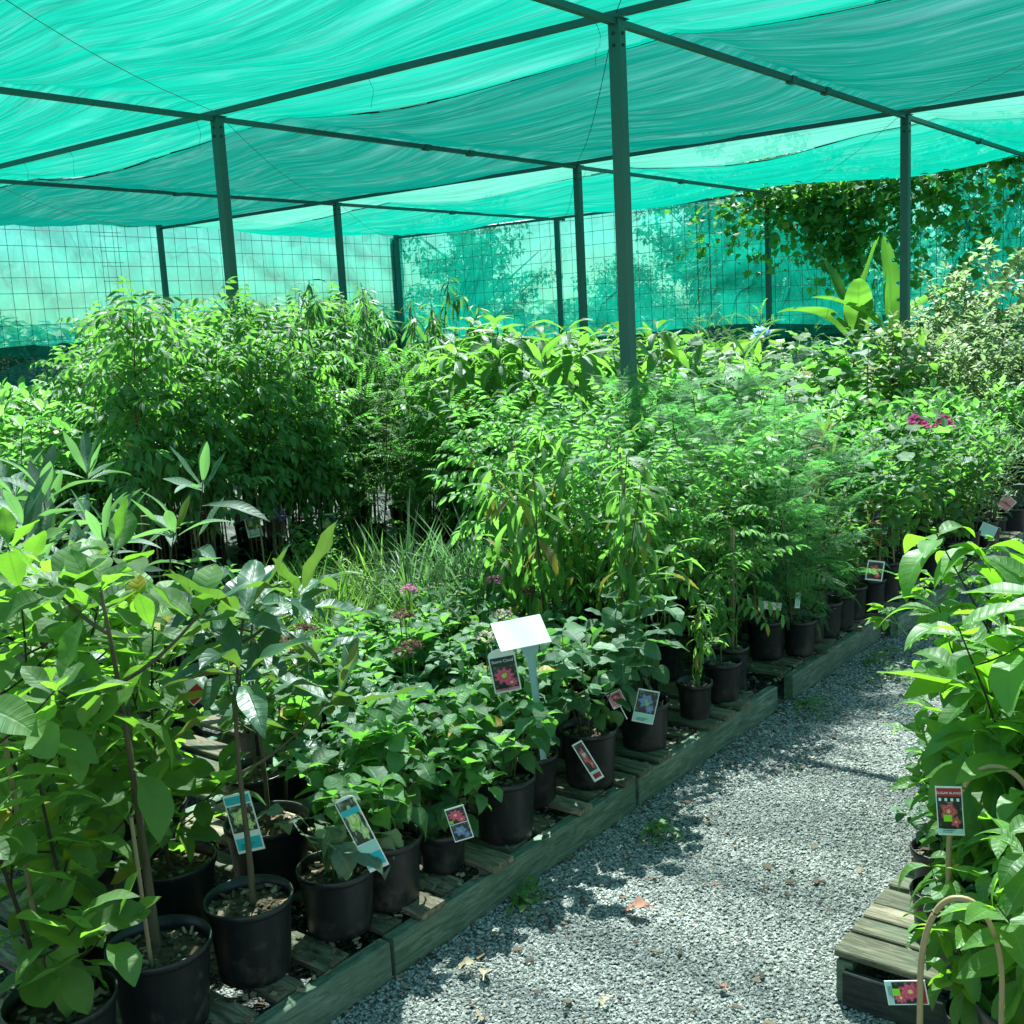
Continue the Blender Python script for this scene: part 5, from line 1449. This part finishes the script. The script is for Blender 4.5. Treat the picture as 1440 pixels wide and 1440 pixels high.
def tag(label, loc, w_, h, roll, panels, head=38, tilt=0.0, arch=False, texts=(), stick=0.0):
    """nursery label; faces the path; roll turns it in its own plane"""
    t = thing('plant_label', label, 'plant label', loc)
    t.rotation_mode = 'XYZ'
    t.rotation_euler = (Matrix.Rotation(rad(head), 4, 'Z') @ Matrix.Rotation(rad(roll), 4, 'Y') @ Matrix.Rotation(rad(tilt), 4, 'X')).to_euler()
    link('card', card_mesh(w_, h, arch=arch), t)
    for i, (nm, x0, x1, z0, z1, mt) in enumerate(panels):
        link(nm, panel(nm, x0 * w_ / 2, x1 * w_ / 2, z0 * h / 2, z1 * h / 2, -0.0003 - 0.0004 * i, MT[mt], 0.0003), t)
    if len(panels) > 1:
        ln = [boxV(-0.62 * w_ / 2, (0.1 + 0.5 * ((k * 7) % 3) / 3) * w_ / 2, -0.0029, -0.0026, (-0.86 + 0.07 * k) * h / 2, (-0.84 + 0.07 * k) * h / 2) for k in range(3)]
        Vp, Fp = join([(v_, BOXF) for v_ in ln])
        link('small_print', mesh_from('small_print', Vp, Fp, MT['dark_print'], smooth=False), t)
    for (b, s, mt, x, z) in texts:
        text(b, s, mt, t, x * w_ / 2, z * h / 2, -0.0003 - 0.0004 * len(panels) - 0.0006)
    if stick:
        V, F = tube([(0, 0.003, -h / 2 + 0.01), (0, 0.003, -h / 2 - stick)], 0.0025, 0.002, 5)
        link('stick', mesh_from('stick', V, F, MT['card']), t)
    return t
tag('long teal-edged label with pale green blooms leaning over the rim of a black pot', (-1.93, 1.80, 0.443), 0.052, 0.205, -22,
    [('picture', -0.9, 0.9, -0.25, 0.92, 'pic_green'), ('band', -0.9, 0.9, 0.52, 0.68, 'teal_print'), ('band', -0.9, 0.9, -0.9, -0.55, 'teal_print'), ('picture', -0.9, 0.9, -0.52, -0.28, 'pale_print'), ('sticker', -0.2, 0.15, 0.2, 0.3, 'lime_print')], arch=True)
tag('arched label reading Storm Cloud above a bright pink hydrangea, hanging under the white sign', (-2.118, 2.625, 0.598), 0.084, 0.14, -8,
    [('picture', -0.9, 0.9, -0.82, 0.22, 'pic_pink'), ('band', -0.9, 0.9, 0.22, 0.62, 'dark_print'), ('strip', -0.9, 0.9, -0.93, -0.82, 'pink_print'), ('sticker', -0.15, 0.12, -0.28, -0.12, 'lime_print')],
    arch=True, texts=[('Storm Cloud', 0.0128, 'white', 0, 0.44)])
tag('narrow dark strip label with red bloom, leaning on a black pot', (-1.96, 2.83, 0.262), 0.036, 0.145, -28,
    [('picture', -0.8, 0.8, -0.5, 0.93, 'pic_red'), ('band', -0.8, 0.8, -0.62, -0.5, 'pale_print'), ('band', -0.6, 0.8, -0.88, -0.64, 'red'), ('sticker', -0.3, 0.3, 0.3, 0.45, 'pale_print')])
tag('small square pink bloom label on a thin stick at a pot rim', (-1.965, 3.02, 0.41), 0.05, 0.055, -24, [('picture', -0.88, 0.88, -0.65, 0.88, 'pink_print'), ('picture', -0.5, 0.6, -0.1, 0.7, 'pic_pink')], stick=0.05)
tag('translucent blue-green label tilted to the left over the dark round leaves', (-1.965, 3.20, 0.33), 0.075, 0.12, 14, [('picture', -0.92, 0.92, -0.4, 0.92, 'pic_blue'), ('band', -0.92, 0.92, -0.92, -0.4, 'pale_print'), ('sticker', -0.05, 0.2, 0.1, 0.26, 'lime_print')])
tag('small orange-red bloom label half covered by hydrangea leaves', (-2.19, 2.50, 0.365), 0.05, 0.085, -22, [('picture', -0.9, 0.9, -0.9, 0.4, 'pic_red'), ('band', -0.9, 0.9, 0.4, 0.9, 'pale_print')])
tag('label showing a pink hydrangea head beside the short pot', (-1.965, 2.20, 0.30), 0.055, 0.10, -14, [('picture', -0.9, 0.9, 0.05, 0.92, 'pic_pink'), ('picture', -0.9, 0.9, -0.92, 0.0, 'pic_blue'), ('sticker', -0.85, -0.5, 0.1, 0.28, 'lime_print')])
tag('tall teal and white magnolia label standing behind the slim glossy trunk', (-2.24, 1.69, 0.44), 0.07, 0.16, -10, [('picture', -0.9, 0.9, -0.3, 0.6, 'pic_green'), ('band', -0.9, 0.9, 0.66, 0.92, 'teal_print'), ('band', -0.9, 0.9, -0.9, -0.5, 'teal_print')])
tag('red-headed label with hanging fuchsia bloom and lime sticker on the right-hand climber', (-0.70, 2.375, 0.563), 0.054, 0.112, -4,
    [('picture', -0.92, 0.92, -0.72, 0.55, 'pic_red'), ('band', -0.92, 0.92, 0.60, 0.93, 'red'), ('band', -0.92, 0.92, 0.36, 0.60, 'dark_print'), ('band', -0.92, 0.92, -0.93, -0.72, 'pale_print'), ('sticker', -0.5, 0.12, -0.42, -0.15, 'lime_print')] +
    [('icon', x - 0.1, x + 0.1, 0.42, 0.54, 'white') for x in (-0.7, -0.25, 0.2, 0.65)], head=18,
    texts=[('SUGAR BLAND', 0.0075, 'white', 0, 0.76), ('= = = =', 0.004, 'white', 0, 0.38)])
tag('label lying sideways at the bottom right with a pink bloom and red corner', (-0.69, 2.07, 0.30), 0.052, 0.078, 80,
    [('picture', -0.9, 0.9, -0.66, 0.9, 'pic_pink'), ('band', -0.9, 0.9, 0.5, 0.93, 'red'), ('band', -0.92, 0.92, -0.93, -0.66, 'pale_print'), ('sticker', -0.4, 0.2, -0.66, -0.3, 'lime_print')], head=18)
tag('see-through plastic sleeve label hanging from a twig right of the front post', (-2.78, 4.12, 1.03), 0.07, 0.11, 6, [('picture', -0.9, 0.9, -0.9, 0.9, 'pale_print')])
tag('blue-footed label hanging high over the bend in the pot row', (-2.02, 5.63, 0.56), 0.085, 0.125, 10, [('picture', -0.9, 0.9, -0.4, 0.9, 'pic_blue'), ('band', -0.9, 0.9, -0.9, -0.4, 'teal_print')])
tag('square picture label leaning against a pot near the slat end', (-1.95, 5.36, 0.365), 0.085, 0.10, 9, [('picture', -0.85, 0.85, -0.85, 0.85, 'pic_red')])
tag('narrow pale label on the leaning stems at the end of the third pallet', (-2.16, 4.10, 0.50), 0.035, 0.095, -24, [('band', -0.8, 0.8, -0.8, 0.8, 'pale_print')])
tag('small white label standing upright at the rim of the wide jacaranda pot', (-2.02, 4.60, 0.38), 0.022, 0.07, 6, [('band', -0.8, 0.8, -0.8, 0.8, 'pale_print')])
tag('white label lying flat across the rim of the wide jacaranda pot', (-2.10, 4.50, 0.37), 0.035, 0.09, 100, [('band', -0.8, 0.8, -0.8, 0.8, 'card')])
tag('pink triangular label corner above the far dark pots at the right', (-1.88, 7.5, 0.37), 0.09, 0.09, 45, [('band', -0.9, 0.9, -0.9, 0.9, 'pink_print')])
tag('pale blue crumpled label over the far dark pots', (-1.86, 7.0, 0.28), 0.10, 0.08, 25, [('picture', -0.9, 0.9, -0.9, 0.9, 'pale_print')])
tag('picture label tied to a stake in the dark under the seedling trees, right one', (-5.08, 4.66, 0.51), 0.10, 0.135, 2, [('picture', -0.85, 0.85, -0.85, 0.85, 'pic_green')])
tag('pale label behind a lilac flower under the seedling trees', (-5.28, 4.26, 0.55), 0.09, 0.12, -8, [('picture', -0.85, 0.85, -0.2, 0.85, 'pic_green'), ('band', -0.85, 0.85, -0.85, -0.3, 'pale_print')])
tag('small red label deep in the seedling trees', (-5.25, 4.45, 0.80), 0.06, 0.09, 0, [('band', -0.8, 0.8, -0.3, 0.8, 'red')])
tag('bluish label caught in the ferny leaves left of the avocados', (-4.55, 5.1, 0.78), 0.07, 0.09, 30, [('band', -0.9, 0.9, -0.9, 0.9, 'pale_print')])
tag('small red and white label among the magnolia stems', (-2.30, 1.62, 0.80), 0.05, 0.06, -40, [('band', -0.9, 0.9, -0.9, 0.2, 'red')])

# the sign: blank white plate on a grooved plastic stake
sg = thing('white_sign', 'blank white plate sign tilted on a grey-teal plastic stake among the hydrangeas', 'sign', (-2.035, 2.695, 0.30))
V = boxV(-0.082, 0.082, -0.001, 0.002, -0.055, 0.055)
pm_ = Matrix.Translation((-0.045, -0.025, 0.412)) @ Matrix.Rotation(rad(56), 4, 'Z') @ Matrix.Rotation(rad(-3), 4, 'Y') @ Matrix.Rotation(rad(-52), 4, 'X')
link('plate', mesh_from('plate', V, BOXF, MT['white'], smooth=False), sg, pm_)
prof = [(0.0, 0.010), (0.02, 0.010), (0.26, 0.011), (0.33, 0.014), (0.375, 0.032), (0.39, 0.036)]
V = []
for z, w2 in prof:
    V += [(-w2, -0.003, z), (-w2 * 0.5, 0.0, z), (w2 * 0.5, 0.0, z), (w2, -0.003, z), (w2, 0.004, z), (-w2, 0.004, z)]
n = len(prof)
F = np.array([[i * 6 + k, i * 6 + (k + 1) % 6, (i + 1) * 6 + (k + 1) % 6, (i + 1) * 6 + k] for i in range(n - 1) for k in range(6)])
link('stake', mesh_from('stake', np.array(V), F, MT['teal_plastic'], smooth=False), sg, Matrix.Rotation(rad(38), 4, 'Z') @ Matrix.Rotation(rad(-4), 4, 'Y'))

# ================================================================== LITTER ON THE PATH
dry = leaf_mat('fallen_leaf', (0.36, 0.19, 0.10), (0.34, 0.2, 0.12), (0.4, 0.2, 0.08), 0.7, 0.2, 0.15, 0.2, 0.4, 6, yel=0)
pale = leaf_mat('pale_fallen_leaf', (0.50, 0.44, 0.22), (0.45, 0.4, 0.22), (0.5, 0.45, 0.2), 0.6, 0.3, 0.15, 0.2, 0.4, 6, yel=0)
def fallen(label, x, y, L, W, rz, mat, seed, roll=0.2, cup=0.3):
    V, F, U = leaf_geo(L, W, 0.9, 0.7, 0.3, 0.5, 0.12, 9, 0.02, 5, seed=seed, serr=0.03)
    V = V - np.array([0, L * 0.5, 0])
    V[:, 2] += 0.012 - V[:, 2].min()
    o = thing('fallen_leaf', label, 'leaf', (x, y, 0.0), rz, data=mesh_from('fallen_leaf', V, F, mat, U))
    return o
fallen('crumpled orange-brown leaf in the middle of the gravel path', -1.563, 2.495, 0.075, 0.05, 1.9, dry, 1)
fallen('pale yellow leaf lying flat at the bottom of the path', -1.735, 2.0, 0.055, 0.03, 0.6, pale, 2)
fallen('curled pale green leaf with a long stalk beside the flat yellow one', -1.79, 2.02, 0.055, 0.034, 2.2, pale, 3)
fallen('small tan leaf scrap on the gravel near the mossy board', -1.77, 2.74, 0.03, 0.02, 0.3, dry, 4)
fallen('tiny yellow leaf on the gravel at the shadow edge', -1.79, 3.05, 0.035, 0.02, 1.3, pale, 5)
fallen('tiny pink-brown leaf scrap close to the long board', -1.86, 2.38, 0.025, 0.018, 2.5, dry, 6)
fallen('small tan leaf at the bottom edge of the path', -1.20, 2.28, 0.03, 0.02, 0.9, dry, 7)
fallen('pale leaf bit at the very bottom of the picture', -1.42, 2.10, 0.03, 0.02, 2.9, pale, 8)
fallen('small tan leaf just right of the path centre', -1.45, 2.74, 0.022, 0.016, 2.0, dry, 9)
# weeds creeping out from the gap between pallets
for x, y, s, lb in ((-1.88, 4.33, 0.28, 'straggly green weed trailing from the gap between the pallets'), (-1.85, 5.0, 0.3, 'straggly weed on the gravel beside the short pallet'), (-1.80, 2.96, 0.10, 'tiny weed at the foot of the long board'), (-1.72, 4.85, 0.25, 'flat pale weed on the path past the gap'), (-1.2, 4.6, 0.3, 'low weed on the gravel under the right-hand leaves'), (-1.9, 2.38, 0.12, 'tiny weed by the board below the short pot')):
    r = random.Random(int(y * 100))
    pl, ln = [], []
    for i in range(7):
        a = r.uniform(-1.8, 1.8)
        l = r.uniform(0.3, 1.0) * s
        pts = [np.array([math.cos(a) * l * u, math.sin(a) * l * u, 0.012 + 0.03 * math.sin(u * 3)]) for u in (0, 0.33, 0.66, 1)]
        ln.append((np.array(pts), 0.0015, 0.001))
        for q in range(7):
            pl.append((0, mat_dir(pts[q % 4] + np.array([r.uniform(-0.01, 0.01), r.uniform(-0.01, 0.01), 0]), r.uniform(0, 6), 0.2, 0, r.uniform(0.3, 0.6))))
    V, F, U = bake(pl, GEO['small'])
    t = thing('weed', lb, 'weed', (x, y, 0))
    link('foliage', mesh_from('foliage', V, F, LM['lime'], U), t, kind='stuff')
    V, F = join([tube(p, a, b, 4) for p, a, b in ln])
    link('stem', mesh_from('stem', V, F, MT['stem_green']), t)
